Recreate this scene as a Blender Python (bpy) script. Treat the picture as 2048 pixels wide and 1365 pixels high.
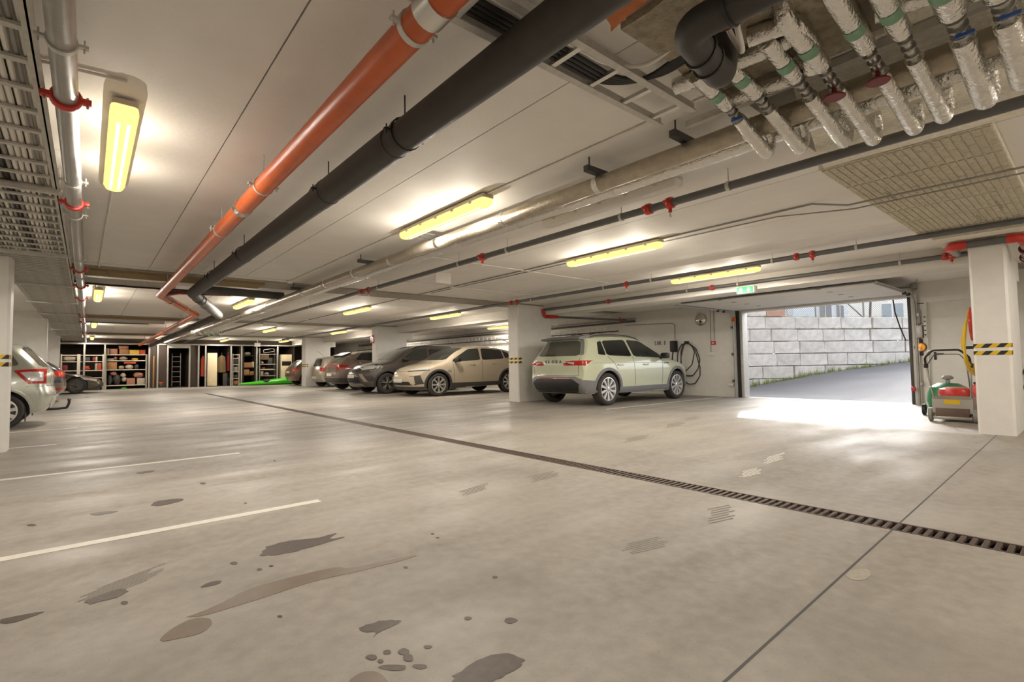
import bpy, bmesh, math, random
from mathutils import Vector, Matrix
from mathutils.bvhtree import BVHTree
random.seed(7)
S = bpy.context.scene
COL = S.collection
for o in list(bpy.data.objects): bpy.data.objects.remove(o)

# ------------------------------------------------------------------ camera
FPX, CX, CY, HC = 1002.6057, 1024.0, 682.5, 0.95
V1, V2 = (175.0, 742.0), (2210.0, 711.0)
def _dir(v): return Vector((v[0]-CX, -(v[1]-CY), -FPX)).normalized()
AY, AX = _dir(V1), _dir(V2); AZ = AX.cross(AY)
RW = Matrix((AX, AY, AZ))                     # world = RW @ cam
CAM = Vector((0, 0, HC))
cam = bpy.data.cameras.new('camera'); co = bpy.data.objects.new('camera', cam); COL.objects.link(co)
cam.sensor_width = 36; cam.lens = FPX/2048*36; cam.clip_start = .02; cam.clip_end = 500
co.matrix_world = Matrix.Translation(CAM) @ RW.to_4x4()
S.camera = co
def ray(u, v): return RW @ Vector((u-CX, -(v-CY), -FPX))
def on(u, v, ax, val):
    r = ray(u, v); return CAM + r*((val-CAM[ax])/r[ax])
def PZ(u, v, z=0.0): return on(u, v, 2, z)

# ------------------------------------------------------------------ world, sun, exposure
wd = bpy.data.worlds.new('world'); S.world = wd; wd.use_nodes = True
wn = wd.node_tree.nodes; wl = wd.node_tree.links; wn.clear()
wo = wn.new('ShaderNodeOutputWorld'); wb = wn.new('ShaderNodeBackground')
sky = wn.new('ShaderNodeTexSky'); sky.sky_type = 'NISHITA'; sky.sun_disc = False
sky.sun_elevation = math.radians(24); sky.sun_rotation = math.radians(66); sky.air_density = .8; sky.dust_density = 3
wb.inputs[1].default_value = .70
hs = wn.new('ShaderNodeHueSaturation'); hs.inputs['Saturation'].default_value = .25
wl.new(sky.outputs[0], hs.inputs['Color']); wl.new(hs.outputs[0], wb.inputs[0]); wl.new(wb.outputs[0], wo.inputs[0])
SUN_DIR = Vector((5.0, 2.05, 2.25)).normalized()
sl = bpy.data.lights.new('sun', 'SUN'); so = bpy.data.objects.new('sun', sl); COL.objects.link(so)
sl.energy = 1.35; sl.angle = math.radians(.5); sl.color = (1, .96, .9)
so.rotation_euler = SUN_DIR.to_track_quat('Z', 'Y').to_euler(); so.location = (30, 15, 20)
LAMP_W, LAMP_UP = 21.0, 5.0                    # watts of each downward / all-round source of a ceiling lamp
S.view_settings.view_transform = 'Standard'; S.view_settings.look = 'None'
S.view_settings.gamma = 1; S.view_settings.use_curve_mapping = False
S.view_settings.exposure = 0.38

# ------------------------------------------------------------------ materials
MATS = {}
def s2l(c): return tuple(((x/12.92) if x <= .04045 else ((x+.055)/1.055)**2.4) for x in c)
def M(name, rgb, rough=.5, metal=0.0, var=.08, scale=6.0, bump=0.0, bscale=40.0, stretch=None, coat=0.0, emit=None, estr=0.0, rand=0.0, rvar=0.0, var2=0.0, scale2=.7, alpha=None, spec=None):
    """rgb in 0-255 sRGB; colour varied by noise, optional bump, per-object random value"""
    if name in MATS: return MATS[name]
    m = bpy.data.materials.new(name); m.use_nodes = True; nt = m.node_tree; N = nt.nodes; Lk = nt.links
    b = N['Principled BSDF']; c = s2l([x/255 for x in rgb])
    tc = N.new('ShaderNodeTexCoord'); mp = N.new('ShaderNodeMapping'); Lk.new(tc.outputs['Object'], mp.inputs[0])
    if stretch: mp.inputs['Scale'].default_value = stretch
    no = N.new('ShaderNodeTexNoise'); no.inputs['Scale'].default_value = scale; no.inputs['Detail'].default_value = 5
    Lk.new(mp.outputs[0], no.inputs[0])
    mr = N.new('ShaderNodeMapRange'); mr.inputs[1].default_value = .3; mr.inputs[2].default_value = .7
    mr.inputs[3].default_value = 1-var; mr.inputs[4].default_value = 1+var; Lk.new(no.outputs[0], mr.inputs[0])
    val = mr.outputs[0]
    if var2:
        n2 = N.new('ShaderNodeTexNoise'); n2.inputs['Scale'].default_value = scale2; n2.inputs['Detail'].default_value = 3
        Lk.new(tc.outputs['Object'], n2.inputs[0])
        m2 = N.new('ShaderNodeMapRange'); m2.inputs[1].default_value = .3; m2.inputs[2].default_value = .7
        m2.inputs[3].default_value = 1-var2; m2.inputs[4].default_value = 1+var2; Lk.new(n2.outputs[0], m2.inputs[0])
        mu = N.new('ShaderNodeMath'); mu.operation = 'MULTIPLY'; Lk.new(val, mu.inputs[0]); Lk.new(m2.outputs[0], mu.inputs[1]); val = mu.outputs[0]
    if rand:
        oi = N.new('ShaderNodeObjectInfo'); m3 = N.new('ShaderNodeMapRange'); m3.inputs[3].default_value = 1-rand; m3.inputs[4].default_value = 1+rand
        Lk.new(oi.outputs['Random'], m3.inputs[0])
        mu = N.new('ShaderNodeMath'); mu.operation = 'MULTIPLY'; Lk.new(val, mu.inputs[0]); Lk.new(m3.outputs[0], mu.inputs[1]); val = mu.outputs[0]
    mx = N.new('ShaderNodeVectorMath'); mx.operation = 'SCALE'; mx.inputs[0].default_value = c; Lk.new(val, mx.inputs['Scale'])
    Lk.new(mx.outputs[0], b.inputs['Base Color'])
    b.inputs['Roughness'].default_value = rough; b.inputs['Metallic'].default_value = metal
    if spec is not None: b.inputs['Specular IOR Level'].default_value = spec
    if rvar:
        m4 = N.new('ShaderNodeMapRange'); m4.inputs[1].default_value = .3; m4.inputs[2].default_value = .7
        m4.inputs[3].default_value = rough-rvar; m4.inputs[4].default_value = rough+rvar; Lk.new(no.outputs[0], m4.inputs[0]); Lk.new(m4.outputs[0], b.inputs['Roughness'])
    if coat: b.inputs['Coat Weight'].default_value = coat; b.inputs['Coat Roughness'].default_value = .04
    if emit: b.inputs['Emission Color'].default_value = (*s2l([x/255 for x in emit]), 1); b.inputs['Emission Strength'].default_value = estr
    if alpha is not None: b.inputs['Alpha'].default_value = alpha
    if bump:
        nb = N.new('ShaderNodeTexNoise'); nb.inputs['Scale'].default_value = bscale; nb.inputs['Detail'].default_value = 4; Lk.new(mp.outputs[0], nb.inputs[0])
        bp = N.new('ShaderNodeBump'); bp.inputs['Strength'].default_value = bump; bp.inputs['Distance'].default_value = .02
        Lk.new(nb.outputs[0], bp.inputs['Height']); Lk.new(bp.outputs[0], b.inputs['Normal'])
    MATS[name] = m; return m

def floor_mat():
    m = bpy.data.materials.new('polished_concrete'); m.use_nodes = True; nt = m.node_tree; N = nt.nodes; Lk = nt.links
    b = N['Principled BSDF']; tc = N.new('ShaderNodeTexCoord')
    def noise(sc, st=(1,1,1), det=5, lo=.3, hi=.7):
        mp = N.new('ShaderNodeMapping'); mp.inputs['Scale'].default_value = st; Lk.new(tc.outputs['Object'], mp.inputs[0])
        n = N.new('ShaderNodeTexNoise'); n.inputs['Scale'].default_value = sc; n.inputs['Detail'].default_value = det; Lk.new(mp.outputs[0], n.inputs[0])
        r = N.new('ShaderNodeMapRange'); r.inputs[1].default_value = lo; r.inputs[2].default_value = hi; Lk.new(n.outputs[0], r.inputs[0]); return r.outputs[0]
    big = noise(.35, det=3); mid = noise(1.6, (.45,1.5,1), 6); fine = noise(14, det=8); spk = noise(120, det=2, lo=.62, hi=.75)
    worn = noise(.8, (1,.5,1), 6, .5, .72)
    def mix(f, a, c2, amt=1.0):
        x = N.new('ShaderNodeMix'); x.data_type = 'RGBA'
        if amt != 1.0:
            q = N.new('ShaderNodeMath'); q.operation = 'MULTIPLY'; q.inputs[1].default_value = amt; Lk.new(f, q.inputs[0]); f = q.outputs[0]
        Lk.new(f, x.inputs[0])
        for i, s in ((6, a), (7, c2)):
            if isinstance(s, tuple): x.inputs[i].default_value = (*s, 1)
            else: Lk.new(s, x.inputs[i])
        return x.outputs[2]
    L = lambda r, g, bb: s2l((r/255, g/255, bb/255))
    c = mix(big, L(154,148,139), L(172,165,154)); c = mix(mid, c, L(128,120,112), .55); c = mix(fine, c, L(186,180,170), .38)
    c = mix(worn, c, L(118,112,106), .5); c = mix(spk, c, L(96,89,82), .4)
    Lk.new(c, b.inputs['Base Color'])
    rr = N.new('ShaderNodeMapRange'); rr.inputs[3].default_value = .40; rr.inputs[4].default_value = .68; b.inputs['Specular IOR Level'].default_value = .22; Lk.new(mid, rr.inputs[0]); Lk.new(rr.outputs[0], b.inputs['Roughness'])
    bp = N.new('ShaderNodeBump'); bp.inputs['Strength'].default_value = .08; bp.inputs['Distance'].default_value = .01; Lk.new(fine, bp.inputs['Height']); Lk.new(bp.outputs[0], b.inputs['Normal'])
    return m
MATS['floor'] = floor_mat()
M('paint_white', (228,225,219), .6, var=.03, var2=.03, bump=.15, bscale=60)
M('ceil_white', (236,232,226), .65, var=.03, scale=3, var2=.05, scale2=.5, bump=.1, bscale=30)
M('wall_white', (224,220,213), .6, var=.03, var2=.05, scale2=.8, bump=.15, bscale=25)
M('raw_concrete', (158,150,138), .8, var=.12, scale=9, var2=.1, bump=.3)
M('wood_wool', (150,128,92), .9, var=.15, scale=30, bump=.5, bscale=90, stretch=(1,4,1))
M('mineral_wool', (240,234,218), .95, var=.10, scale=25, var2=.08, bump=.7, bscale=70)
M('mineral_cell', (206,197,176), .95, var=.14, scale=40, bump=.7, bscale=90)
M('repair', (168,162,148), .8, var=.1, scale=40)
M('mineral_dark', (168,158,138), .95, var=.25, scale=18, bump=.8, bscale=60)
M('brick_orange', (196,120,80), .9, var=.15, scale=20)
M('galv', (168,166,162), .38, .85, var=.12, scale=14, rvar=.1)
M('galv_dull', (198,195,188), .5, .25, var=.1, scale=20)
M('steel_bright', (205,203,198), .3, .9, var=.05)
M('foil', (226,224,219), .16, 1.0, var=.05, scale=30, bump=.5, bscale=55)
M('foil_beige', (176,166,149), .33, .75, var=.10, scale=16, bump=.35, bscale=40)  # darker beige foil of the thick heating pipe
M('sprinkler_grey', (104,104,104), .38, .35, var=.06, scale=10)
M('pipe_orange', (198,92,36), .34, var=.08, scale=9, var2=.12, scale2=2.0)
M('pipe_redbrown', (128,58,46), .4, var=.08, coat=.2)
M('rubber_black', (64,61,58), .62, var=.08, scale=12)
M('rubber_grey', (112,109,106), .6, var=.08, scale=12)
M('cable_black', (42,40,39), .5, var=.05)
M('cable_grey', (150,146,140), .55, var=.05)
M('cable_white', (232,228,220), .5, var=.05)
M('red_iron', (196,48,34), .4, var=.1, scale=15, coat=.2)
M('red_dark', (112,18,24), .55, var=.1)
M('black_plastic', (34,33,33), .5, var=.05)
M('dark_grey', (74,73,72), .55, var=.06)
M('grey_plastic', (150,148,144), .5, var=.05)
M('white_plastic', (226,223,217), .45, var=.03)
M('yellow', (222,182,34), .5, var=.06)
M('hazard_black', (36,34,32), .55, var=.1)
M('green_label', (128,170,140), .5, var=.1, scale=30)
M('blue_plastic', (60,96,168), .4)
M('orange_lens', (232,150,30), .25, emit=(240,150,20), estr=.25)
M('exit_green', (20,150,74), .4, emit=(20,160,80), estr=.6)
M('sign_white', (235,235,230), .4, emit=(240,240,235), estr=.4)
M('lamp_body', (200,190,172), .5, var=.05)
def glow(name, rgb, st):
    m = bpy.data.materials.new(name); m.use_nodes = True; N = m.node_tree.nodes; N.clear(); o = N.new('ShaderNodeOutputMaterial'); e = N.new('ShaderNodeEmission')
    e.inputs[0].default_value = (*s2l([x/255 for x in rgb]), 1); e.inputs[1].default_value = st; m.node_tree.links.new(e.outputs[0], o.inputs[0]); MATS[name] = m
glow('lamp_glow', (255,220,128), 1.3); glow('lamp_tube', (255,240,195), 1.6)
M('line_paint', (226,222,212), .6, var=.06, scale=25)
M('grate_iron', (92,78,70), .55, .5, var=.2, scale=30)
M('slot_shade', (14,13,12), .9)
M('stain_wet', (112,94,74), .42, var=.12, scale=14, spec=.5)
M('stain_oil', (70,53,38), .5, var=.35, scale=30)
M('stain_dry', (118,109,98), .6, var=.15, scale=20)
M('wood_dark', (64,48,36), .6, var=.15, scale=8)

# ------------------------------------------------------------------ helpers
def tag(o, label=None, cat=None, group=None, kind=None):
    if label: o['label'] = label
    if cat: o['category'] = cat
    if group: o['group'] = group
    if kind: o['kind'] = kind
    return o
def empty(name, loc=(0,0,0), label=None, cat=None, group=None, rz=0.0):
    o = bpy.data.objects.new(name, None); COL.objects.link(o); o.location = loc; o.rotation_euler = (0,0,rz); o.empty_display_size = .1
    return tag(o, label, cat, group)
def mk(name, bm, mat, parent=None, smooth=False, loc=None, sharp=35):
    me = bpy.data.meshes.new(name); bmesh.ops.recalc_face_normals(bm, faces=bm.faces[:]); bm.to_mesh(me); bm.free()
    return mo(name, me, mat, parent, smooth, loc, sharp)
def mo(name, me, mat, parent=None, smooth=False, loc=None, sharp=35):
    for mm in (mat if isinstance(mat, (list, tuple)) else [mat]):
        me.materials.append(MATS[mm] if isinstance(mm, str) else mm)
    if smooth:
        me.polygons.foreach_set('use_smooth', [True]*len(me.polygons))
        if sharp: me.set_sharp_from_angle(angle=math.radians(sharp))
    o = bpy.data.objects.new(name, me); COL.objects.link(o)
    if parent: o.parent = parent
    if loc is not None: o.location = loc
    return o
def inst(src, parent=None, loc=None, rot=None, scale=None):
    o = src.copy(); COL.objects.link(o)
    if parent: o.parent = parent
    if loc is not None: o.location = loc
    if rot is not None: o.rotation_euler = rot
    if scale is not None: o.scale = scale
    return o
def copy_tree(src, parent=None, loc=None, rot=None, scale=None):
    o = inst(src, parent, loc, rot, scale)
    for ch in list(src.children): copy_tree(ch, o)
    return o
def bx(bm, x0, y0, z0, x1, y1, z1, bev=0.0, mi=0, mat=None):
    r = bmesh.ops.create_cube(bm, size=1); vs = r['verts']
    for v in vs:
        v.co = Vector(((x0+x1)/2+v.co.x*(x1-x0), (y0+y1)/2+v.co.y*(y1-y0), (z0+z1)/2+v.co.z*(z1-z0)))
    fs = set(f for v in vs for f in v.link_faces)
    if mi:
        for f in fs: f.material_index = mi
    if bev:
        es = list(set(e for v in vs for e in v.link_edges))
        r = bmesh.ops.bevel(bm, geom=es, offset=bev, segments=2, affect='EDGES', profile=.5); vs = r['verts']
    if mat is not None: bmesh.ops.transform(bm, matrix=mat, verts=list(set(vs)))
    return vs
def box(name, lo, hi, mat, parent=None, bev=0.0, smooth=False):
    """box mesh with its origin at its own base centre (or in the parent's frame)"""
    bm = bmesh.new(); c = Vector(((lo[0]+hi[0])/2, (lo[1]+hi[1])/2, min(lo[2], hi[2])))
    bx(bm, lo[0]-c.x, lo[1]-c.y, lo[2]-c.z, hi[0]-c.x, hi[1]-c.y, hi[2]-c.z, bev)
    return mk(name, bm, mat, parent, smooth or bev > 0, c)
def fillet(pts, r, n=6):
    pts = [Vector(p) for p in pts]
    if r <= 0 or len(pts) < 3: return pts
    out = [pts[0]]
    for i in range(1, len(pts)-1):
        a, b, c = pts[i-1], pts[i], pts[i+1]; d1 = (a-b); d2 = (c-b); l1, l2 = d1.length, d2.length
        if l1 < 1e-6 or l2 < 1e-6: continue
        d1 /= l1; d2 /= l2; ang = d1.angle(d2)
        if ang > 3.05: out.append(b); continue
        t = min(r/math.tan(ang/2), l1*.48, l2*.48)
        p, q = b+d1*t, b+d2*t
        for k in range(n+1):
            s = k/n; out.append(p*(1-s)**2 + b*2*s*(1-s) + q*s*s)
    out.append(pts[-1]); return out
def sweep(bm, pts, r, n=10, cap=True, radii=None):
    pts = [Vector(p) for p in pts]; N = len(pts); rings = []; up = None
    for i, p in enumerate(pts):
        if i == 0: d = pts[1]-p
        elif i == N-1: d = p-pts[i-1]
        else: d = (pts[i+1]-p).normalized()+(p-pts[i-1]).normalized()
        if d.length < 1e-9: d = Vector((0,0,1))
        d.normalize()
        if up is None:
            up = Vector((0,0,1)) if abs(d.z) < .9 else Vector((1,0,0))
        sd = d.cross(up)
        if sd.length < 1e-6: sd = d.cross(Vector((1,.3,.2)))
        sd.normalize(); up = sd.cross(d).normalized()
        rr = radii[i] if radii else r
        rings.append([bm.verts.new(p+(sd*math.cos(2*math.pi*k/n)+up*math.sin(2*math.pi*k/n))*rr) for k in range(n)])
    for a, b in zip(rings, rings[1:]):
        for k in range(n): bm.faces.new((a[k], a[(k+1)%n], b[(k+1)%n], b[k]))
    if cap:
        bm.faces.new(rings[0][::-1]); bm.faces.new(rings[-1])
def tube(name, pts, r, mat, parent=None, fil=0.0, n=12, radii=None):
    bm = bmesh.new(); P = fillet(pts, fil) if fil else [Vector(p) for p in pts]
    o0 = Vector((0,0,0)) if parent else P[0].copy()
    sweep(bm, [p-o0 for p in P], r, n, radii=radii)
    return mk(name, bm, mat, parent, True, o0, 50)
def lathe(bm, prof, axis='Z', n=24, c=(0,0,0), cap=False):
    """prof: list of (radius, height); revolve about an axis through c"""
    c = Vector(c); rings = []
    for rad, h in prof:
        ring = []
        for k in range(n):
            a = 2*math.pi*k/n; u, v = rad*math.cos(a), rad*math.sin(a)
            p = {'Z': (u, v, h), 'Y': (u, h, v), 'X': (h, u, v)}[axis]
            ring.append(bm.verts.new(c+Vector(p)))
        rings.append(ring)
    for a, b in zip(rings, rings[1:]):
        for k in range(n): bm.faces.new((a[k], a[(k+1)%n], b[(k+1)%n], b[k]))
    if cap: bm.faces.new(rings[0][::-1]); bm.faces.new(rings[-1])
def text_mesh(txt, size, extr=.002, bold=0.0):
    cu = bpy.data.curves.new('t', 'FONT'); cu.body = txt; cu.size = size; cu.extrude = extr; cu.offset = size*bold; cu.align_x = 'CENTER'; cu.align_y = 'CENTER'
    o = bpy.data.objects.new('t', cu); COL.objects.link(o); bpy.context.view_layer.update()
    me = bpy.data.meshes.new_from_object(o.evaluated_get(bpy.context.evaluated_depsgraph_get()))
    bpy.data.objects.remove(o); bpy.data.curves.remove(cu); me.materials.clear(); return me
def prism(bm, poly, axis, a, b):
    """extrude a 2-D polygon along an axis ('X': poly in (y,z); 'Y': (x,z); 'Z': (x,y)) from a to b"""
    f = {'X': lambda p, t: (t, p[0], p[1]), 'Y': lambda p, t: (p[0], t, p[1]), 'Z': lambda p, t: (p[0], p[1], t)}[axis]
    lo = [bm.verts.new(f(p, a)) for p in poly]; hi = [bm.verts.new(f(p, b)) for p in poly]; n = len(poly)
    bm.faces.new(lo[::-1]); bm.faces.new(hi)
    for i in range(n): bm.faces.new((lo[i], lo[(i+1)%n], hi[(i+1)%n], hi[i]))

def letters(name, txt, size, extr, bold, mat, loc, rot, parent=None, sx=1.0, gap=.0):
    """one object per letter, parented to an Empty (or to the given part)"""
    e = empty(name, loc); e.rotation_euler = rot; e.scale = (sx, 1, 1)
    if parent: e.parent = parent
    ws = []
    for ch in txt:
        if ch == ' ': ws.append((None, size*.32)); continue
        me = text_mesh(ch, size, extr, bold); xs = [v.co.x for v in me.vertices]; ws.append((me, max(xs)-min(xs)))
    tot = sum(w for _, w in ws)+gap*(len(ws)-1); x = -tot/2
    for me, w in ws:
        if me:
            c0 = (min(v.co.x for v in me.vertices)+max(v.co.x for v in me.vertices))/2
            o = mo('letter', me, mat, e); o.location = (x+w/2-c0, 0, 0)
        x += w+gap
    return e
# ================================================================== structure
CEIL = 2.5
X0, X1, Y0, Y1 = -5.9, 13.0, -6.5, 34.6
DX0, DX1, DY0, DY1 = 3.43, 3.59, -3.0, 22.6          # drain channel
bm = bmesh.new()
def quad(bm, *ps): return bm.faces.new([bm.verts.new(p) for p in ps])
quad(bm, (X0,Y0,0), (DX0,Y0,0), (DX0,Y1,0), (X0,Y1,0)); quad(bm, (DX1,Y0,0), (13.3,Y0,0), (13.3,Y1,0), (DX1,Y1,0))
quad(bm, (DX0,Y0,0), (DX1,Y0,0), (DX1,DY0,0), (DX0,DY0,0)); quad(bm, (DX0,DY1,0), (DX1,DY1,0), (DX1,Y1,0), (DX0,Y1,0))
D = -.09
quad(bm, (DX0,DY0,D), (DX1,DY0,D), (DX1,DY1,D), (DX0,DY1,D))
quad(bm, (DX0,DY0,0), (DX0,DY1,0), (DX0,DY1,D), (DX0,DY0,D)); quad(bm, (DX1,DY0,0), (DX1,DY1,0), (DX1,DY1,D), (DX1,DY0,D))
quad(bm, (DX0,DY0,0), (DX1,DY0,0), (DX1,DY0,D), (DX0,DY0,D)); quad(bm, (DX0,DY1,0), (DX1,DY1,0), (DX1,DY1,D), (DX0,DY1,D))
fl = mk('floor', bm, 'floor'); tag(fl, kind='structure')
for p in fl.data.polygons: 
    if p.normal.z < -.5: p.flip()
# ceiling: slab planks with open joints, beams between the slab fields
cl = box('ceiling', (X0-.3, Y0-.3, CEIL+.05), (X1+.3, Y1+.3, CEIL+.25), 'raw_concrete'); tag(cl, kind='structure')
JX = [X0, -4.4, -3.12, -1.85, -.58, .69, 2.0, 3.28, 4.56, 5.82, 7.04, 8.30, 9.56, 10.8, 12.05, X1]
BEAM_Y = [(.55, 1.30), (9.55, 10.25), (17.95, 18.65), (26.3, 27.0)]
fields = [(Y0, .55), (1.30, 9.55), (10.25, 17.95), (18.65, 26.3), (27.0, Y1)]
for a, b in fields:
    for x0, x1 in zip(JX, JX[1:]):
        bm = bmesh.new(); prism(bm, [(x0+.004-(x0+x1)/2, .055), (x1-.004-(x0+x1)/2, .055), (x1-.004-(x0+x1)/2, 0), (x0+.004-(x0+x1)/2, 0)], 'Y', a-(a+b)/2, b-(a+b)/2)
        o = mk('slab', bm, 'ceil_white', cl); o.matrix_parent_inverse = cl.matrix_world.inverted(); o.parent = cl
        o.location = (Vector(((x0+x1)/2, (a+b)/2, CEIL)) - cl.location); o.matrix_parent_inverse = Matrix.Identity(4)
# cross beams in the ceiling faced with boards
for i, (a, b) in enumerate(BEAM_Y):
    t = box('trim_%d' % (i+1), (X0, a, CEIL-.03), (9.2, b, CEIL+.06), 'raw_concrete'); tag(t, kind='structure')
    if i:
        x = X0+.1
        while x < 2.4:
            w = 1.2; o = box('board', (x+.003, a+.08, CEIL-.065), (min(x+w, 2.4)-.003, b-.08, CEIL-.03), 'wood_wool', t); o.location -= t.location; x += w
    else: pass
# longitudinal beam on the pillars
lb = box('trim_5', (9.2, Y0, 2.24), (9.78, Y1, CEIL+.06), 'wall_white', bev=.01); tag(lb, kind='structure')
# walls
def wall(name, boxes, mat='wall_white'):
    bm = bmesh.new()
    for b in boxes: bx(bm, *b)
    return tag(mk(name, bm, mat), kind='structure')
OY0, OY1, OZ = 2.56, 6.16, 2.22                       # drive-in opening
DOY0, DOY1, DOZ = 1.52, 2.34, 2.12                    # white door
wr = wall('wall_right', [(X1, OY1, 0, X1+.3, Y1, CEIL+.06), (X1, DOY1, 0, X1+.3, OY0, CEIL+.06), (X1, Y0, 0, X1+.3, DOY0, CEIL+.06), (X1, DOY0, DOZ, X1+.3, DOY1, CEIL+.06), (X1, OY0, OZ, X1+.3, OY1, CEIL+.06)])
wall('wall_left', [(X0-.3, Y0, 0, X0, Y1, CEIL+.06)])
wall('wall_back', [(X0-.3, Y1, 0, X1+.3, Y1+.3, CEIL+.06)], 'raw_concrete')
wall('wall_front', [(X0-.3, Y0-.3, 0, X1+.3, Y0, CEIL+.06)])
# building above the opening seen from outside
wall('wall_outer', [(X1+.3, OY1+.0, 0, X1+.5, Y1, 6), (X1+.3, -6.5, 0, X1+.5, OY0, 6), (X1+.3, OY0, OZ+.1, X1+.5, OY1, 6)], 'raw_concrete')
wall('roof', [(X0-.3, Y0-.3, CEIL+.26, X1+.5, Y1+.3, CEIL+.5)], 'raw_concrete')

# ------------------------------------------------------------------ pillars with hazard tape
def tape(parent, loops, z, h=.05):
    """tape strip along a list of 2-D points (x,y), slanting yellow and black pieces"""
    bm = bmesh.new(); d = 0.0; pitch = .075; col = 0
    for (p, q) in zip(loops, loops[1:]):
        p, q = Vector(p), Vector(q); L = (q-p).length; dr = (q-p)/L; nrm = Vector((dr.y, -dr.x)); k = 0
        n = max(1, round(L/pitch))
        for k in range(-1, n+1):
            a0, a1 = k*L/n, (k+1)*L/n; sh = .045
            cl_ = lambda s: min(max(s, 0), L)
            ps = [(cl_(a0), z), (cl_(a1), z), (cl_(a1+sh), z+h), (cl_(a0+sh), z+h)]
            if abs(ps[0][0]-ps[1][0])+abs(ps[2][0]-ps[3][0]) < 1e-4: continue
            vs = [bm.verts.new((*(p+dr*s+nrm*.003), zz)) for s, zz in ps]
            f = bm.faces.new(vs); f.material_index = (k+col) % 2
        col += n
    o = mk('hazard_tape', bm, ['yellow', 'hazard_black'], parent); return o
def pillar(x0, y0, x1, y1, label, corbel=True, side=-1, zt=1.06):
    e = empty('concrete_pillar', ((x0+x1)/2, (y0+y1)/2, 0), label, 'pillar', 'white pillars along the driving lane')
    cx, cy = (x0+x1)/2, (y0+y1)/2; ch = .025
    hx, hy = (x1-x0)/2, (y1-y0)/2
    poly = [(-hx+ch,-hy), (hx-ch,-hy), (hx,-hy+ch), (hx,hy-ch), (hx-ch,hy), (-hx+ch,hy), (-hx,hy-ch), (-hx,-hy+ch)]
    bm = bmesh.new(); prism(bm, poly, 'Z', 0, 2.24 if corbel else CEIL+.02)
    if corbel: prism(bm, [(-hx+ch,-hy), (9.2-cx,-hy), (9.2-cx,hy), (-hx+ch,hy), (-hx,hy-ch), (-hx,-hy+ch)], 'Z', 2.24, CEIL-.03)
    mk('shaft', bm, 'paint_white', e)
    if corbel:
        bm = bmesh.new(); prism(bm, [(hx-.02, 2.24), (hx+.26, 2.24), (hx+.26, 1.98), (hx-.02, 1.98)], 'Y', -hy, hy); mk('corbel', bm, 'paint_white', e)
    s = -1 if side < 0 else 1
    xa = -hx if side < 0 else hx
    for z in (zt-.085, zt+.005):
        if side < 0: tape(e, [(xa, hy), (xa, -hy), (xa+.13, -hy)], z)
        else: tape(e, [(xa-.13, -hy), (xa, -hy), (xa, hy)], z)
    return e
pillar(8.46, .72, 9.53, 1.06, 'white concrete pillar with garden hose beside the lawn mower')
pillar(8.30, 9.56, 9.50, 9.97, 'white concrete pillar between the pale green car and the beige car')
pillar(8.34, 17.75, 9.6, 18.2, 'white concrete pillar behind the dark grey car, small red sign on it')
pillar(8.34, 25.9, 9.6, 26.5, 'white concrete pillar next to the brown car near the kayak')
pillar(-1.55, 8.45, -.72, 8.78, 'white concrete pillar in front of the silver hatchback', corbel=False, side=1, zt=1.10)
pillar(-2.0, 17.9, -.83, 18.35, 'white concrete pillar between the silver hatchback and the dark blue car', corbel=False, side=1)
pillar(-2.0, 26.1, -.84, 26.55, 'white concrete pillar beside the black coupe', corbel=False, side=1)

# ------------------------------------------------------------------ floor markings, joint and drain
def strip(name, x0, y0, x1, y1, mat, label, cat, group=None, z=.0012):
    bm = bmesh.new(); bx(bm, -(x1-x0)/2, -(y1-y0)/2, 0, (x1-x0)/2, (y1-y0)/2, z)
    return tag(mk(name, bm, mat, None, False, ((x0+x1)/2, (y0+y1)/2, .0003)), label, cat, group)
G = 'white bay lines on the floor'
for y, xe, w_ in ((3.66, 1.28, 'beside the dark tyre print with dragged tail'), (6.32, 1.32, 'beyond the brown brushed stain')):
    strip('bay_line', X0+.2, y-.04, xe, y+.04, 'line_paint', 'long white bay line on the open floor '+w_, 'line', G)
strip('bay_line', -5.5, 8.81, -.29, 8.88, 'line_paint', 'white bay line ending at the foot of a pillar by the silver hatchback', 'line', G)
strip('bay_line', -5.5, 11.1, -.1, 11.17, 'line_paint', 'short white bay line under the rear of the silver hatchback', 'line', G)
for y, w_ in ((6.62, 'alongside the pale green SUV'), (12.6, 'alongside the beige crossover'), (15.4, 'between the beige crossover and the dark grey SUV')):
    strip('bay_line', 8.1, y-.035, 12.9, y+.035, 'line_paint', 'white bay line '+w_, 'line', G)
jn = strip('joint', -5.8, .804, 12.9, .812, 'dark_grey', 'dark saw-cut joint running across the concrete floor', 'joint'); jn.rotation_euler.z = math.radians(1.0)
dr = empty('floor_drain', (3.51, 0, 0), 'long slotted iron floor drain along the driving lane', 'drain')
for s in (-1, 1):
    o = box('drain_frame', (s*.08-.008, DY0, -.03), (s*.08+.008, DY1, .002), 'grate_iron', dr)
bm = bmesh.new(); bx(bm, -.072, -.0115, -.02, .072, .0115, .001, .003); b0 = mk('bar', bm, 'grate_iron', dr); P_ = .046
y = .16; b0.location = (0, y, 0); k = 1
while k < 300: y += P_; inst(b0, dr, (0, y, 0)); k += 1
bm = bmesh.new()
while y < DY1-.05: y += P_; bx(bm, -.072, y-.0115, -.02, .072, y+.0115, .001)
y = .16
while y > DY0+.05: y -= P_; bx(bm, -.072, y-.0115, -.02, .072, y+.0115, .001)
tag(mk('far_bars', bm, 'grate_iron', dr), kind='stuff')
box('slot_shade_sheet', (-.079, DY0+.01, -.085), (.079, DY1-.01, -.08), 'slot_shade', dr)  # near-black sheet paints the shade seen between the grate bars
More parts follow.
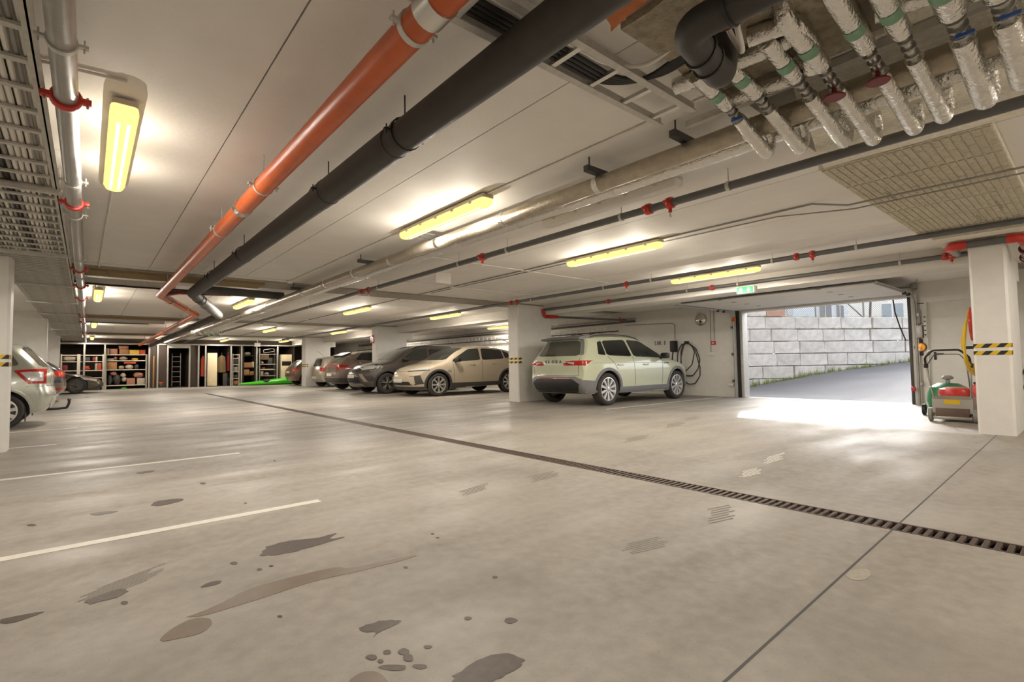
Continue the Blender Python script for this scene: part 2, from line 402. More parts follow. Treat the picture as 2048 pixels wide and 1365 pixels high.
# concrete repair spot at the joint
BLOBN = [0]
def blob(name, pts, mat, label, cat, group=None, z=.0008, n=3, jit=.0):
    """flat patch on the floor from pixel outline"""
    ps = [PZ(u, v) for u, v in pts]; c = sum(ps, Vector())/len(ps); ps = [p-c for p in ps]
    for _ in range(n):                                   # Chaikin smoothing
        q = []
        for a, b in zip(ps, ps[1:]+ps[:1]): q += [a*.75+b*.25, a*.25+b*.75]
        ps = q
    if jit: ps = [p*(1+random.uniform(-jit, jit)) for p in ps]
    bm = bmesh.new(); vs = [bm.verts.new((p.x, p.y, z)) for p in ps]; lo = [bm.verts.new((p.x, p.y, 0)) for p in ps]
    try: bmesh.ops.triangulate(bm, faces=[bm.faces.new(vs)])
    except ValueError: pass
    for i in range(len(vs)): bm.faces.new((lo[i], lo[(i+1) % len(vs)], vs[(i+1) % len(vs)], vs[i]))
    BLOBN[0] += 1; o = mk(name, bm, mat, None, False, (c.x, c.y, .0002+.00004*(BLOBN[0] % 20))); return tag(o, label, cat, group)
# ================================================================== pipes and trays under the ceiling
def rod(bm, x, y, z0, z1=CEIL, r=.005): sweep(bm, [(x, y, z0), (x, y, z1)], r, 6)
def ring(name, x, y, z, r, w, mat, parent, ax='Y', r2=None, loc0=None):
    bm = bmesh.new(); t = r2 or .006
    lathe(bm, [(r-.002, -w/2), (r+t, -w/2), (r+t, w/2), (r-.002, w/2)], ax, 20)
    o = mk(name, bm, mat, parent, True); o.location = (x, y, z); return o
def clamp(parent, x, y, z, r, mat='galv_dull', hang=True, ears=True):
    c = ring('pipe_clamp', x, y, z, r, .028, mat, parent)
    if ears:
        for s in (-1, 1):
            bm = bmesh.new(); bx(bm, s*(r+.022)-.016, -.012, -.006, s*(r+.022)+.016, .012, .006); mk('clamp_ear', bm, mat, c)
            bm = bmesh.new(); sweep(bm, [(s*(r+.024), 0, -.025), (s*(r+.024), 0, .03)], .004, 6); mk('clamp_bolt', bm, mat, c)
    if hang: bm = bmesh.new(); sweep(bm, [(0, 0, r), (0, 0, CEIL-z)], .0045, 6); mk('hanger_rod', bm, mat, c)
    return c
def red_coupling(parent, x, y, z, r, ax='Y', mat='red_iron'):
    bm = bmesh.new(); lathe(bm, [(r, -.03), (r+.012, -.03), (r+.018, -.012), (r+.018, .012), (r+.012, .03), (r, .03)], ax, 18)
    for s in (-1, 1):
        if ax == 'Y': bx(bm, s*(r+.03)-.02, -.02, -.013, s*(r+.03)+.02, .02, .013, .004)
        else: bx(bm, -.02, -.013, s*(r+.03)-.02, .02, .013, s*(r+.03)+.02, .004)
    o = mk('coupling', bm, mat, parent, True); o.location = (x, y, z)
    for s in (-1, 1):
        bm = bmesh.new(); p = (s*(r+.034), 0, 0) if ax == 'Y' else (0, 0, s*(r+.034)); q = Vector((0,0,1)) if ax == 'Y' else Vector((0,1,0))
        sweep(bm, [Vector(p)-q*.03, Vector(p)+q*.026], .006, 6); mk('bolt', bm, 'steel_bright', o)
    return o
# galvanised pipe beside the cable ladder
LX, LZ, LR = -.105, 2.30, .047
g = empty('sprinkler_main', (0,0,0), 'galvanised steel pipe with red couplings beside the wide cable ladder', 'pipe')
tube('pipe', [(LX, -1, LZ), (LX, 30.5, LZ)], LR, 'galv', g, n=20)
def yat(v, x, z):      # y along a line (x,z) that shows at image row v
    lo, hi = .2, 60
    for _ in range(50):
        m_ = (lo+hi)/2; p = RW.transposed() @ (Vector((x, m_, z))-CAM); vv = CY - FPX*p.y/-p.z if p.z < 0 else -1e9
        if (vv < v): lo = m_
        else: hi = m_
    return lo
def yau(u, x, z):
    lo, hi = .2, 60
    for _ in range(50):
        m_ = (lo+hi)/2; p = RW.transposed() @ (Vector((x, m_, z))-CAM); uu = CX + FPX*p.x/-p.z if p.z < 0 else 1e9
        if (uu > u): lo = m_
        else: hi = m_
    return lo
for v in (105, 375, 440, 525, 560, 600): clamp(g, LX, yat(v, LX, LZ-LR), LZ, LR)
for v in (215, 418, 545, 577, 602, 635, 648, 668): red_coupling(g, LX, yat(v, LX, LZ-LR), LZ, LR)
# orange and black drain pipes
OXp, OZp, ORp = .95, 2.27, .0635
g = empty('drain_pipe', (0,0,0), 'orange drain pipe hung from the ceiling with steel clamps', 'pipe')
tube('pipe', [(OXp, -1, OZp), (OXp, 10.65, OZp-.01), (1.95, 13.9, OZp-.03), (1.95, 30.9, OZp-.08)], ORp, 'pipe_orange', g, .18, 20)
for u in (828, 527, 443, 335): clamp(g, OXp, yau(u, OXp, OZp), OZp, ORp)
for u, m_ in ((870, 'steel_bright'), (486, 'foil')):
    ring('sleeve', OXp, yau(u, OXp, OZp), OZp, ORp+.002, .10, m_, g)
for y in (16.5, 20, 24, 28): clamp(g, 1.95, y, OZp-.05, ORp)
for k in (0.22, 0.62): ring('sleeve', OXp+k, 10.65+k*3.25, OZp-.02, ORp+.004, .07, 'steel_bright', g).rotation_euler = (0, 0, -.3)
tube('branch', [(OXp+.05, 10.75, OZp+.02), (1.25, 10.9, 2.37), (2.1, 10.9, 2.40)], .05, 'pipe_redbrown', g, .1, 14)
BXp, BZp, BRp = 1.36, 2.27, .088
g = empty('insulated_drain', (0,0,0), 'thick black insulated drain pipe running beside the orange pipe', 'pipe')
tube('pipe', [(BXp, -1, BZp), (BXp, 10.1, BZp-.01), (2.42, 13.9, BZp-.03), (2.42, 30.9, BZp-.08)], BRp, 'rubber_black', g, .2, 22)
for u in (810, 657, 488, 428): clamp(g, BXp, yau(u, BXp, BZp), BZp, BRp+.003, 'cable_black')
tube('sleeve', [(BXp, yau(790, BXp, BZp), BZp), (BXp, yau(640, BXp, BZp), BZp)], BRp+.006, 'rubber_black', g, n=22)
for y in (17, 21, 25): clamp(g, 2.42, y, BZp-.05, BRp+.003, 'cable_black')
for k in (.15, .4, .65, .9): ring('seam', BXp+k*1.06, 10.1+k*3.8, BZp-.02, BRp+.002, .02, 'cable_black', g).rotation_euler = (0, 0, -.27)
tube('grey_sleeve', [(1.62, 11.0, BZp-.015), (2.40, 13.8, BZp-.03)], BRp+.004, 'rubber_grey', g, n=20)
tube('side_branch', [(1.42, 10.3, 2.36), (1.8, 10.6, 2.40), (3.0, 10.7, 2.40)], .075, 'dark_grey', g, .15, 16)
# silver insulated heating mains
for i, (x, r, lab) in enumerate(((2.97, .062, 'thick foil-wrapped heating pipe next to the ceiling lamps'), (3.15, .055, 'slimmer foil-wrapped heating pipe behind the thick one'))):
    g = empty('heating_pipe', (0,0,0), lab, 'pipe')
    tube('pipe', [(x, -.8, 2.32), (x, 30.9, 2.32)], r, 'foil_beige' if i == 0 else 'foil', g, n=20)
    y = 1.3
    while y < 30:
        ring('tape_band', x, y, 2.32, r+.001, .05, 'foil', g, r2=.002); y += 1.15
    if i == 0:
        for u in (1372, 1200, 865, 738, 600):
            y = yau(u, x, 2.32); bm = bmesh.new(); bx(bm, -.16, -.022, r, .30, .022, r+.045); sweep(bm, [(-.12, 0, r), (-.12, 0, CEIL-2.32)], .006, 6); sweep(bm, [(.26, 0, r), (.26, 0, CEIL-2.32)], .006, 6)
            o = mk('bracket', bm, 'dark_grey', g); o.location = (x, y, 2.32)
tag(tube('thin_pipe', [(3.27, -.5, 2.33), (3.27, 18, 2.33)], .012, 'galv', None), 'thin bare steel pipe along the foil-wrapped heating pipes', 'pipe')
# grey sprinkler lines A, B, C
def sprinkler(pts, r, label, clamps, coups, x, z):
    g = empty('sprinkler_pipe', (0,0,0), label, 'pipe', 'grey sprinkler pipes')
    tube('pipe', pts, r, 'sprinkler_grey', g, n=16)
    for u in clamps: clamp(g, x, yau(u, x, z), z, r, ears=False)
    for u, d in coups:
        y = yau(u, x, z); c = red_coupling(g, x, y, z, r)
        if d:
            bm = bmesh.new(); sweep(bm, [(0,0,-r), (0,0,-r-.05)], .016, 8); mk('head_boss', bm, 'red_iron', c, True)
            bm = bmesh.new(); sweep(bm, [(0,0,-r-.05), (0,0,-r-.075)], .007, 8); bx(bm, -.014, -.004, -r-.09, .014, .004, -r-.075); mk('sprinkler_head', bm, 'steel_bright', c)
    return g
AXp, AZp = 3.90, 2.352
sprinkler([(AXp, -.6, AZp), (AXp, 24, AZp), (AXp-.1, 30.9, AZp)], .034, 'grey sprinkler pipe with red couplings next to the foil-wrapped pipes', (1457, 1243, 1015, 918, 757, 620), ((1297, 0), (1340, 1), (965, 1), (737, 1), (724, 0)), AXp, AZp)
BX2, BZ2 = 7.55, 2.393
sprinkler([(BX2, -.6, BZ2), (BX2, 27, BZ2)], .034, 'grey sprinkler pipe passing over the row of pillars', (1713, 1545, 1303, 1208, 1063), ((1593, 0), (1625, 1), (1253, 1), (1023, 0), (1034, 1)), BX2, BZ2)
CXp, CZp = 9.12, 2.362
sprinkler([(CXp, 1.15, CZp), (CXp, 9.5, CZp)], .034, 'grey sprinkler pipe along the face of the long beam', (1800, 1476, 1375), ((1424, 0), (1217, 0), (1890, 0), (1903, 1)), CXp, CZp)
g = empty('sprinkler_branch', (0,0,0), 'short grey sprinkler branch with red elbows crossing to the charger wall', 'pipe')
tube('pipe', [(9.62, 9.45, 2.20), (12.6, 9.45, 2.24)], .03, 'sprinkler_grey', g, n=14)
tube('elbow', [(CXp, 9.42, CZp), (CXp, 9.50, CZp), (9.2, 9.50, 2.19), (9.62, 9.45, 2.20)], .04, 'red_iron', g, .06, 14)
red_coupling(g, 12.3, 9.45, 2.237, .03, 'X')
g = empty('sprinkler_riser', (0,0,0), 'galvanised sprinkler stub with red elbows over the hose pillar', 'pipe')
p0 = (8.40, 1.12, 2.36); p1 = (8.40, .66, 2.36)
tube('pipe', [p0, p1], .045, 'sprinkler_grey', g, n=16)
tube('elbow', [(8.40, 1.06, 2.36), (8.40, 1.20, 2.36), (8.52, 1.24, 2.36)], .054, 'red_iron', g, .05, 16)
tube('elbow', [(8.40, .70, 2.36), (8.40, .58, 2.36), (8.58, .56, 2.33)], .054, 'red_iron', g, .05, 16)
tube('stub', [(8.50, 1.24, 2.36), (9.0, 1.24, 2.36)], .045, 'galv', g, n=14)
tube('stub', [(8.56, .56, 2.335), (8.95, .58, 2.20)], .045, 'galv', g, n=14)
for x, y, z in ((8.74, .57, 2.27), (8.95, .58, 2.19)): red_coupling(g, x, y, z, .046, 'X', 'red_dark')
# ------------------------------------------------------------------ cable ladders
def ladder(name, label, x0, x1, y0, y1, z, pitch, group=None, rails=.05):
    g = empty(name, (0,0,0), label, 'cable tray', group)
    for x in (x0, x1):
        bm = bmesh.new(); bx(bm, -.004, -(y1-y0)/2, 0, .004, (y1-y0)/2, rails); bx(bm, -.022, -(y1-y0)/2, 0, .022, (y1-y0)/2, .006)
        o = mk('side_rail', bm, 'galv_dull', g); o.location = (x, (y0+y1)/2, z)
    bm = bmesh.new(); w = x1-x0; bx(bm, -w/2, -.02, .004, w/2, .02, .018); r0 = mk('rung', bm, 'galv_dull', g)
    y = y0+.1; r0.location = ((x0+x1)/2, y, z)
    while y < y1-.1: y += (pitch if y < 7.8 else .13); inst(r0, g, ((x0+x1)/2, y, z))
    return g
LZ1 = 2.33
lad = ladder('cable_ladder', 'wide galvanised cable ladder with many rungs along the left row of bays', -.87, -.205, .6, 30.5, LZ1, .295)
for y in (5.1, 7.9, 10.7, 13.4, 16.1, 19, 22, 25):
    bm = bmesh.new(); bx(bm, -.40, -.02, -.035, .36, .02, 0); sweep(bm, [(-.38,0,0), (-.38,0,CEIL-LZ1)], .006, 6); sweep(bm, [(.34,0,0), (.34,0,CEIL-LZ1)], .006, 6)
    o = mk('support_bracket', bm, 'galv_dull', lad); o.location = (-.53, y, LZ1)
rnd = random.Random(3)
for k in range(38):
    x = -.82+.0315*(k//2)+(.006 if k % 2 else 0); m_ = ('cable_black' if k in (9, 22, 31) else rnd.choice(['cable_white', 'cable_white', 'cable_white', 'cable_grey'])); pts = []
    for j in range(30): pts.append((x+.02*math.sin(j*.7), .7+j*1.02, LZ1+.033+.030*(k % 2)))
    tag(tube('cable', pts, .010+.004*rnd.random(), m_, None, n=6), 'long %s cable lying loose on the wide cable ladder' % m_.split('_')[1], 'cable', 'cables on the wide cable ladder')
# small ladder crossing near the manifold
g = empty('cable_ladder', (0,0,0), 'short galvanised cable ladder carrying thick black cables near the ceiling opening', 'cable tray')
for y in (1.48, 1.70): box('side_rail', (-1.5, y-.006, 2.40), (2.66, y+.006, 2.45), 'galv_dull', g); box('side_rail', (-1.5, y-.02, 2.398), (2.66, y+.02, 2.404), 'galv_dull', g)
bm = bmesh.new(); bx(bm, -.014, -.11, 0, .014, .11, .02); r0 = mk('rung', bm, 'steel_bright', g); r0.location = (2.55, 1.59, 2.402)
for k in range(1, 15): inst(r0, g, (2.55-.28*k, 1.59, 2.402))
for k in range(4):
    y = 1.655-.028*k
    tag(tube('cable', [(-1.5, y, 2.425), (1.7, y, 2.425), (2.02+.02*k, y, 2.42), (2.20+.012*k, 1.50-.03*k, 2.42), (2.16+.02*k, 1.10, 2.46), (2.15+.02*k, .95, 2.53)], .012, 'cable_black', None, .25, 8), 'thick black cable bending off the short cable ladder', 'cable', 'black cables on the short ladder')
tag(tube('cable', [(-1.5, 1.52, 2.425), (1.9, 1.53, 2.425), (2.12, 1.44, 2.43), (2.08, 1.1, 2.46), (2.08, .95, 2.53)], .010, 'cable_white', None, .2, 8), 'white cable beside the black cables on the short ladder', 'cable')
# perforated steel channel under the foil pipes
tag(box('steel_channel', (2.78, -.6, 2.39), (2.82, 1.6, 2.43), 'galv_dull'), 'perforated steel channel above the pipe manifold', 'channel')
# ------------------------------------------------------------------ insulation boards and ceiling penetration
g = empty('insulation_board', (6.2, .9, CEIL), 'ribbed mineral wool board fixed under the ceiling by the hose pillar', 'insulation')
bw, nrow = .058, 17
for i in range(6):                                   # six boards, ribs are real strips
    xa, xb = -1.80+i*.60, -1.80+(i+1)*.60-.006
    bm = bmesh.new(); bx(bm, xa, -.50, -.055, xb, .50, -.005); o = mk('board', bm, 'mineral_wool', g)
    bm = bmesh.new()
    for k in range(19):
        yy = -.492+k*.052; st_x = xa+.008+.5*.28*(k % 2); ed = [xa+.008, st_x, st_x+.29, xb-.008] if k % 2 else [xa+.008, xa+.30, xb-.008]
        for a_, b_ in zip(ed, ed[1:]):
            if b_-a_ > .03: bx(bm, a_+.005, yy, -.064, b_-.005, yy+.041, -.054)
    tag(mk('rib', bm, 'mineral_cell', o), kind='stuff')
rr = random.Random(5)
for (x, y, sx, sy) in ((1.5,.25,.2,.03), (1.0,-.1,.25,.02), (-.6,.3,.3,.012), (.6,-.3,.4,.012), (1.62,-.2,.08,.03), (-1.2,.1,.06,.03)):
    bm = bmesh.new(); n_ = 9; vs = [bm.verts.new((x+sx*math.cos(2*math.pi*k/n_)*rr.uniform(.6,1), y+sy*math.sin(2*math.pi*k/n_)*rr.uniform(.6,1), -.0655)) for k in range(n_)]; bm.faces.new(vs); mk('tear', bm, 'mineral_dark', g)
def rough_board(name, label, poly, z0, z1, mat):
    bm = bmesh.new(); c = Vector((sum(p[0] for p in poly)/len(poly), sum(p[1] for p in poly)/len(poly)))
    pp = []
    for (a, b) in zip(poly, poly[1:]+poly[:1]):
        for k in range(5):
            t = k/5; pp.append((a[0]*(1-t)+b[0]*t-c.x+rr.uniform(-.012,.012), a[1]*(1-t)+b[1]*t-c.y+rr.uniform(-.012,.012)))
    prism(bm, pp, 'Z', 0, z1-z0); return tag(mk(name, bm, mat, None, False, (c.x, c.y, z0)), label, 'insulation')
rough_board('insulation_patch', 'dirty grey mineral wool patch around the black soil pipe', [(1.80,1.32), (2.75,1.36), (2.72,.62), (1.72,.60)], 2.435, 2.468, 'mineral_dark')
rough_board('insulation_patch', 'pale mineral wool patch above the foil-wrapped branch pipes', [(2.78,1.0), (4.36,1.35), (4.36,.1), (2.2,.05), (2.2,.55), (2.76,.58)], 2.440, 2.469, 'mineral_wool')
rough_board('insulation_patch', 'torn mineral wool strip over the red elbows', [(8.06,1.34), (8.9,1.34), (8.9,.3), (8.06,.3)], 2.425, 2.468, 'mineral_wool')
rough_board('fire_sealant', 'orange crumbling brick edge beside the black soil pipe', [(1.62,1.30), (1.76,1.36), (1.68,.9), (1.62,.9)], 2.438, 2.469, 'brick_orange')
# soil pipe with elbow and red-brown pipe
g = empty('soil_pipe', (0,0,0), 'black soil pipe with a fat elbow going up into the ceiling', 'pipe')
tube('pipe', [(1.76, .1, 2.20), (1.70, .97, 2.20), (2.10, 1.03, 2.19), (2.17, 1.04, 2.46)], .060, 'rubber_black', g, .09, 22)
for p, r in (((1.712, .80, 2.20), 0), ((1.86, .995, 2.197), 1), ((1.95, 1.01, 2.195), 1)):
    o = ring('seam', *p, .063, .012, 'cable_black', g)
    if r: o.rotation_euler = (0, 0, 1.57)
g = empty('soil_pipe', (0,0,0), 'red-brown cast pipe with a steel sleeve behind the black elbow', 'pipe')
tube('pipe', [(1.95, .05, 2.36), (1.97, .96, 2.36), (1.99, 1.02, 2.45)], .052, 'pipe_redbrown', g, .05, 20)
ring('sleeve', 1.957, .70, 2.36, .054, .09, 'steel_bright', g); ring('rubber_band', 1.955, .78, 2.36, .057, .03, 'cable_black', g)
tag(tube('cable', [(1.93, .88, 2.42), (1.98, .90, 2.30), (2.10, .93, 2.24), (2.08, .97, 2.34), (2.02, .99, 2.44)], .012, 'cable_white', None, .04, 8), 'white plastic conduit loop hanging beside the black elbow', 'cable')
# ------------------------------------------------------------------ foil manifold
def fbranch(label, upper, valve, lower, r=.034, lab=True, red=False, blue=False):
    """foil branch: upper insulated run, bare valve, lower insulated run turning up to the main"""
    g = empty('branch_pipe', (0,0,0), label, 'pipe', 'foil-wrapped branch pipes')
    tube('upper_sleeve', upper, r*1.12, 'foil', g, .05, 14)
    a, b = Vector(valve[0]), Vector(valve[1]); tube('bare_pipe', [a, b], r*.5, 'steel_bright', g, n=10)
    d = (b-a).normalized(); q = d.to_track_quat('Z', 'Y')
    for t in (.2, .5, .8):
        bm = bmesh.new(); lathe(bm, [(r*.5, -.006), (r*.78, -.006), (r*.78, .006), (r*.5, .006)], 'Z', 14); o = mk('union_nut', bm, 'galv', g, True); o.location = a.lerp(b, t); o.rotation_euler = q.to_euler()
    tube('lower_sleeve', lower, r, 'foil', g, .06, 14)
    if lab:
        u0, u1 = Vector(upper[-2]), Vector(upper[-1]); c = u0.lerp(u1, .62); dd = (u1-u0).normalized()
        bm = bmesh.new(); lathe(bm, [(r*1.12+.0015, -.028), (r*1.12+.0015, .028)], 'Z', 16)
        qq = dd.to_track_quat('Z', 'X'); bm.normal_update()
        bmesh.ops.delete(bm, geom=[f for f in bm.faces if (qq @ f.calc_center_median().normalized()).z > -.35 or abs(f.calc_center_median().xy.length) < 1e-6], context='FACES')
        o = mk('green_label', bm, 'green_label', g, True); o.location = c; o.rotation_euler = qq.to_euler()
    if red:
        bm = bmesh.new(); lathe(bm, [(.0, -.004), (.045, -.004), (.05, 0), (.045, .006), (0, .006)], 'Z', 18); sweep(bm, [(0,0,0), (0,0,.05)], .01, 8)
        o = mk('valve_wheel', bm, 'red_dark', g, True); o.location = a.lerp(b, .6)+Vector((.03, -.0, -.075))
    if blue:
        bm = bmesh.new(); bx(bm, -.006, -.05, -.05, .006, .012, -.035, .002); sweep(bm, [(0,0,0), (0,0,-.04)], .008, 8); o = mk('valve_lever', bm, 'blue_plastic', g); o.location = a.lerp(b, .5)
    return g
ends = [((1535,310), 2.17), ((1602,300), 2.17), ((1690,288), 2.17), ((1748,283), 2.17), ((1830,262), 2.17), ((1888,238), 2.17), ((1972,206), 2.16), ((2048,168), 2.16)]
starts = [(1395,215), (1453,200), (1520,240), (1596,212), (1640,190), (1745,140), (1820,95), (1935,70), (2020,20)]
tops = [[(2.38,1.38)], [(2.50,1.10)], [(2.80,1.27)], [(2.80,1.02)], None]
names = ['lower U-bend with a blue lever', 'short stub next to the U-bend', 'second branch below the square loop', 'branch with a red valve wheel', 'middle branch with green label', 'long slanting branch with red valve wheel', 'branch with lever valve under the big loop', 'thick branch with blue tap']
for k in range(8):
    e = PZ(*ends[k][0], ends[k][1]); y = e.y
    a = Vector((2.62, y+.02, 2.335)); top = Vector((2.30, y+.03, 2.37))
    d = (e-a); v0 = a+d*.02; v1 = a+d*.26
    up = [(2.18, y+.03, 2.52), (2.22, y+.03, 2.40), tuple(a)] if k not in (0, 2) else [(2.30, y+.02, 2.385), tuple(a)]
    xm = 2.97 if k % 2 == 0 else 3.15
    lower = [tuple(v1), tuple(e), (e.x+.02, y-.01, 2.24), (e.x-.04, y-.01, 2.31)]
    fbranch('foil-wrapped branch pipe in the manifold, %s' % names[k], up, (v0, v1), lower, .036 if k < 6 else .045, red=k in (3, 4), blue=k in (0, 6, 7))
for k, (pts, lab) in enumerate(((([2.34,1.40,2.40], [2.40,.86,2.40], [2.44,.84,2.47]), 'long foil-wrapped header pipe above the branches'), (([2.66,1.30,2.38], [2.70,.97,2.38], [2.50,.90,2.40]), 'square foil-wrapped loop joining two branches'), (([2.24,.97,2.40], [2.28,.80,2.40], [2.48,.80,2.38], [2.62,.84,2.34]), 'bent foil-wrapped pipe against the mineral wool'), (([2.50,.56,2.40], [2.56,.26,2.40], [2.62,.24,2.36]), 'thick foil-wrapped loop over the right end of the manifold'))):
    tag(tube('header_pipe', pts, .042, 'foil', None, .06, 14), lab, 'pipe', 'foil-wrapped headers')
# ================================================================== ceiling lamps
def lamp_proto(lit=True, name='ceiling_lamp'):
    g = empty(name, (0, 0, -50)); L = .79
    bm = bmesh.new(); bx(bm, -.062, -L, .045, .062, L, .085, .01); mk('housing', bm, 'lamp_body', g, True)
    prof = [(-.066, .048), (-.068, .02), (-.05, -.012), (-.02, -.022), (.02, -.022), (.05, -.012), (.068, .02), (.066, .048)]
    bm = bmesh.new(); rings = []
    for y, s in ((-L, .72), (-L+.012, .9), (-L+.05, 1), (L-.05, 1), (L-.012, .9), (L, .72)):
        rings.append([bm.verts.new((p[0]*s, y, .048+(p[1]-.048)*s)) for p in prof])
    for a, b in zip(rings, rings[1:]):
        for k in range(len(prof)-1): bm.faces.new((a[k], a[k+1], b[k+1], b[k]))
    bm.faces.new(rings[0][::-1]); bm.faces.new(rings[-1])
    d = mk('diffuser', bm, 'lamp_glow' if lit else 'white_plastic', g, True)
    if lit:
        for s in (-1, 1):
            bm = bmesh.new(); bx(bm, s*.024-.009, -L+.10, -.0245, s*.024+.009, L-.10, -.0225); mk('tube_glow', bm, 'lamp_tube', d)
    for s in (-1, 1):
        for y in (-.6, -.3, 0, .3, .6):
            bm = bmesh.new(); bx(bm, s*.067-.004, y-.02, .03, s*.067+.004, y+.02, .06, .002); mk('clip', bm, 'lamp_body', g)
    return g
LP = lamp_proto(True); LU = lamp_proto(False)
LAMP_GLOW = bpy.data.lights.new('lamp_glow', 'POINT'); LAMP_GLOW.energy = LAMP_UP; LAMP_GLOW.shadow_soft_size = 0.0; LAMP_GLOW.color = (1, .90, .76)
LAMP_LIGHT = bpy.data.lights.new('lamp_light', 'SPOT'); LAMP_LIGHT.energy = LAMP_W; LAMP_LIGHT.spot_size = math.radians(179); LAMP_LIGHT.spot_blend = .2
LAMP_LIGHT.shadow_soft_size = 0.0; LAMP_LIGHT.color = (1, .93, .83)
used = []
def lamp(x, y, label, z=CEIL-.10, proto=None, rz=0, light=True):
    p = proto or LP
    if p not in used: used.append(p); o = p; o.location = (x, y, z)
    else: o = copy_tree(p, None, (x, y, z))
    o.rotation_euler = (0, 0, rz); tag(o, label, 'lamp', 'fluorescent ceiling lamps')
    if light:
        for dy in (-.4, .4):
            for dat, dz in ((LAMP_LIGHT, -.03), (LAMP_GLOW, -.17)):
                l = bpy.data.objects.new('lamp_light', dat); COL.objects.link(l); l.parent = o; l.location = (0, dy, dz)
    return o
ROW = {0.135: 'between the steel pipe and the orange pipe', 2.72: 'between the black pipe and the foil-wrapped pipes', 5.44: 'between two grey sprinkler pipes', 8.2: 'over the fronts of the parked cars by the pillars'}
for x, w in ROW.items():
    for y, q in ((4.3, 'first lit ceiling lamp'), (12.8, 'second lit ceiling lamp'), (21.2, 'third lit ceiling lamp'), (29.8, 'lit far lamp by the storage cages'), (-2.2, 'added unseen lamp past open floor')):  # row behind the camera is unseen, set close to brighten the foil pipes
        if y == 29.8 and x > 8: lamp(8.35, 29.6, 'lit ceiling lamp above the kayak'); continue
        lamp(x, y, q+' '+w)
lamp(12.3, 15.2, 'lit ceiling lamp against the charger wall above the beige car', z=2.38)
lamp(11.6, 24.0, 'lit ceiling lamp over the small silver hatchback', z=2.38)
for y in (4.5, 13.0, 21.5): lamp(-3.4, y, 'added unseen ceiling lamp over the left row of parking bays')  # out of view, added to keep the left bays from going dark
lamp(3.68, 2.98, 'unlit white ceiling lamp beside the foil-wrapped pipes', proto=LU, light=False)
# conduits between lamps
def conduit(pts, label, r=.009, mat='cable_white', fil=.03): return tag(tube('conduit', pts, r, mat, None, fil, 8), label, 'conduit', 'surface conduits on the ceiling')
zc = CEIL-.012
conduit([(2.72, -1, zc), (2.72, 9.3, zc)], 'white conduit feeding the lamps beside the foil-wrapped pipes')
conduit([(5.44, -1, 2.40), (5.44, 1.5, 2.40), (5.44, 1.8, zc), (5.44, 27, zc)], 'grey conduit feeding the lamps between the sprinkler pipes', mat='cable_grey')
conduit([(5.62, .3, 2.40), (5.62, 1.5, 2.40), (5.62, 2.2, zc), (5.56, 9.2, zc)], 'second thin cable running beside the grey lamp conduit', .007, 'cable_grey')
conduit([(8.2, 5.1, zc), (8.2, 12, zc)], 'white conduit above the pillars')
conduit([(-.3, 9.3, zc), (3.0, 9.3, zc)], 'white conduit crossing in front of the wood-wool beam')
conduit([(3.3, 8.2, zc), (8.3, 8.2, zc)], 'white conduit crossing the ceiling before the second beam')
conduit([(3.3, 6.1, zc), (7.6, 6.1, zc)], 'white conduit crossing under the ceiling by the blank sign')
conduit([(3.3, 16.6, zc), (7.6, 16.6, zc)], 'white conduit crossing the ceiling further down the lane')
conduit([(.135, 5.2, zc), (.10, 9.4, zc), (.10, 12, zc)], 'thin white conduit between the lamps of the steel pipe row')
conduit([(-.3, 3.35, zc), (.135, 3.3, zc)], 'thin white conduit reaching the near lamp beside the steel pipe')
for k, (x, y) in enumerate(((2.72, 9.3), (5.44, 8.2), (5.44, 16.6))):
    bm = bmesh.new(); bx(bm, -.045, -.045, 0, .045, .045, .045, .006); tag(mk('junction_box', bm, 'white_plastic', None, True, (x, y, CEIL-.05)), ('white junction box near the wood-wool beam', 'white junction box before the second beam', 'white junction box far down the lane')[k], 'junction box', 'junction boxes')
# blank white hanging signs
for k, (u, v, y, w) in enumerate(((886, 555, 7.1, .30), (541, 647, 18.0, .45), (515, 690, 30.0, .3))):
    p = on(u, v, 1, y); bm = bmesh.new(); bx(bm, -w/2, -.012, -.10, w/2, .012, .10, .004)
    s_ = mk('panel', bm, 'white_plastic', None, True); e = empty('hanging_sign', (p.x, p.y, p.z-.1), ('blank white sign hung under the ceiling near the first lamps', 'blank white sign hung before the third beam', 'blank white sign hung above the storage cages')[k], 'sign', 'blank white hanging signs'); s_.parent = e; s_.location = (0, 0, .1)
    box('mount', (-.02, -.008, .2), (.02, .008, CEIL-p.z+.1), 'white_plastic', e)
# trunking tray and cables at the far beams (left part)
for k, y in enumerate((10.45, 18.8)):
    tag(box('cable_trunking', (-.2 if k == 0 else -.1, y, 2.36), (1.15 if k == 0 else 1.8, y+.10, 2.45), 'galv_dull'), ('grey steel trunking behind the first wood-wool beam', 'grey steel trunking behind the second wood-wool beam')[k], 'trunking')
    tag(tube('cable', [(-.22, y-.1, 2.36), (-.05, y-.02, 2.345), (.3, y+.03, 2.345), (1.4, y+.05, 2.35)], .016, 'cable_black', None, .1, 8), ('black cable bundle along the first steel trunking', 'black cable bundle along the second steel trunking')[k], 'cable')
# valve cluster far down the foil pipes
g = empty('pipe_manifold', (3.35, 21.3, 2.2), 'cluster of foil-wrapped valves and pipes far down the lane', 'pipe')
for k in range(5):
    tube('stub', [(-.55+.2*k, -.3, .12), (-.45+.2*k, -.3, .03), (-.35+.2*k, .0, .0), (-.3+.2*k, .1, .14)], .04, 'foil', g, .05, 10)
for k in range(2): box('label', (-.1+.25*k, -.36, -.01), (.05+.25*k, -.35, .06), 'green_label', g)
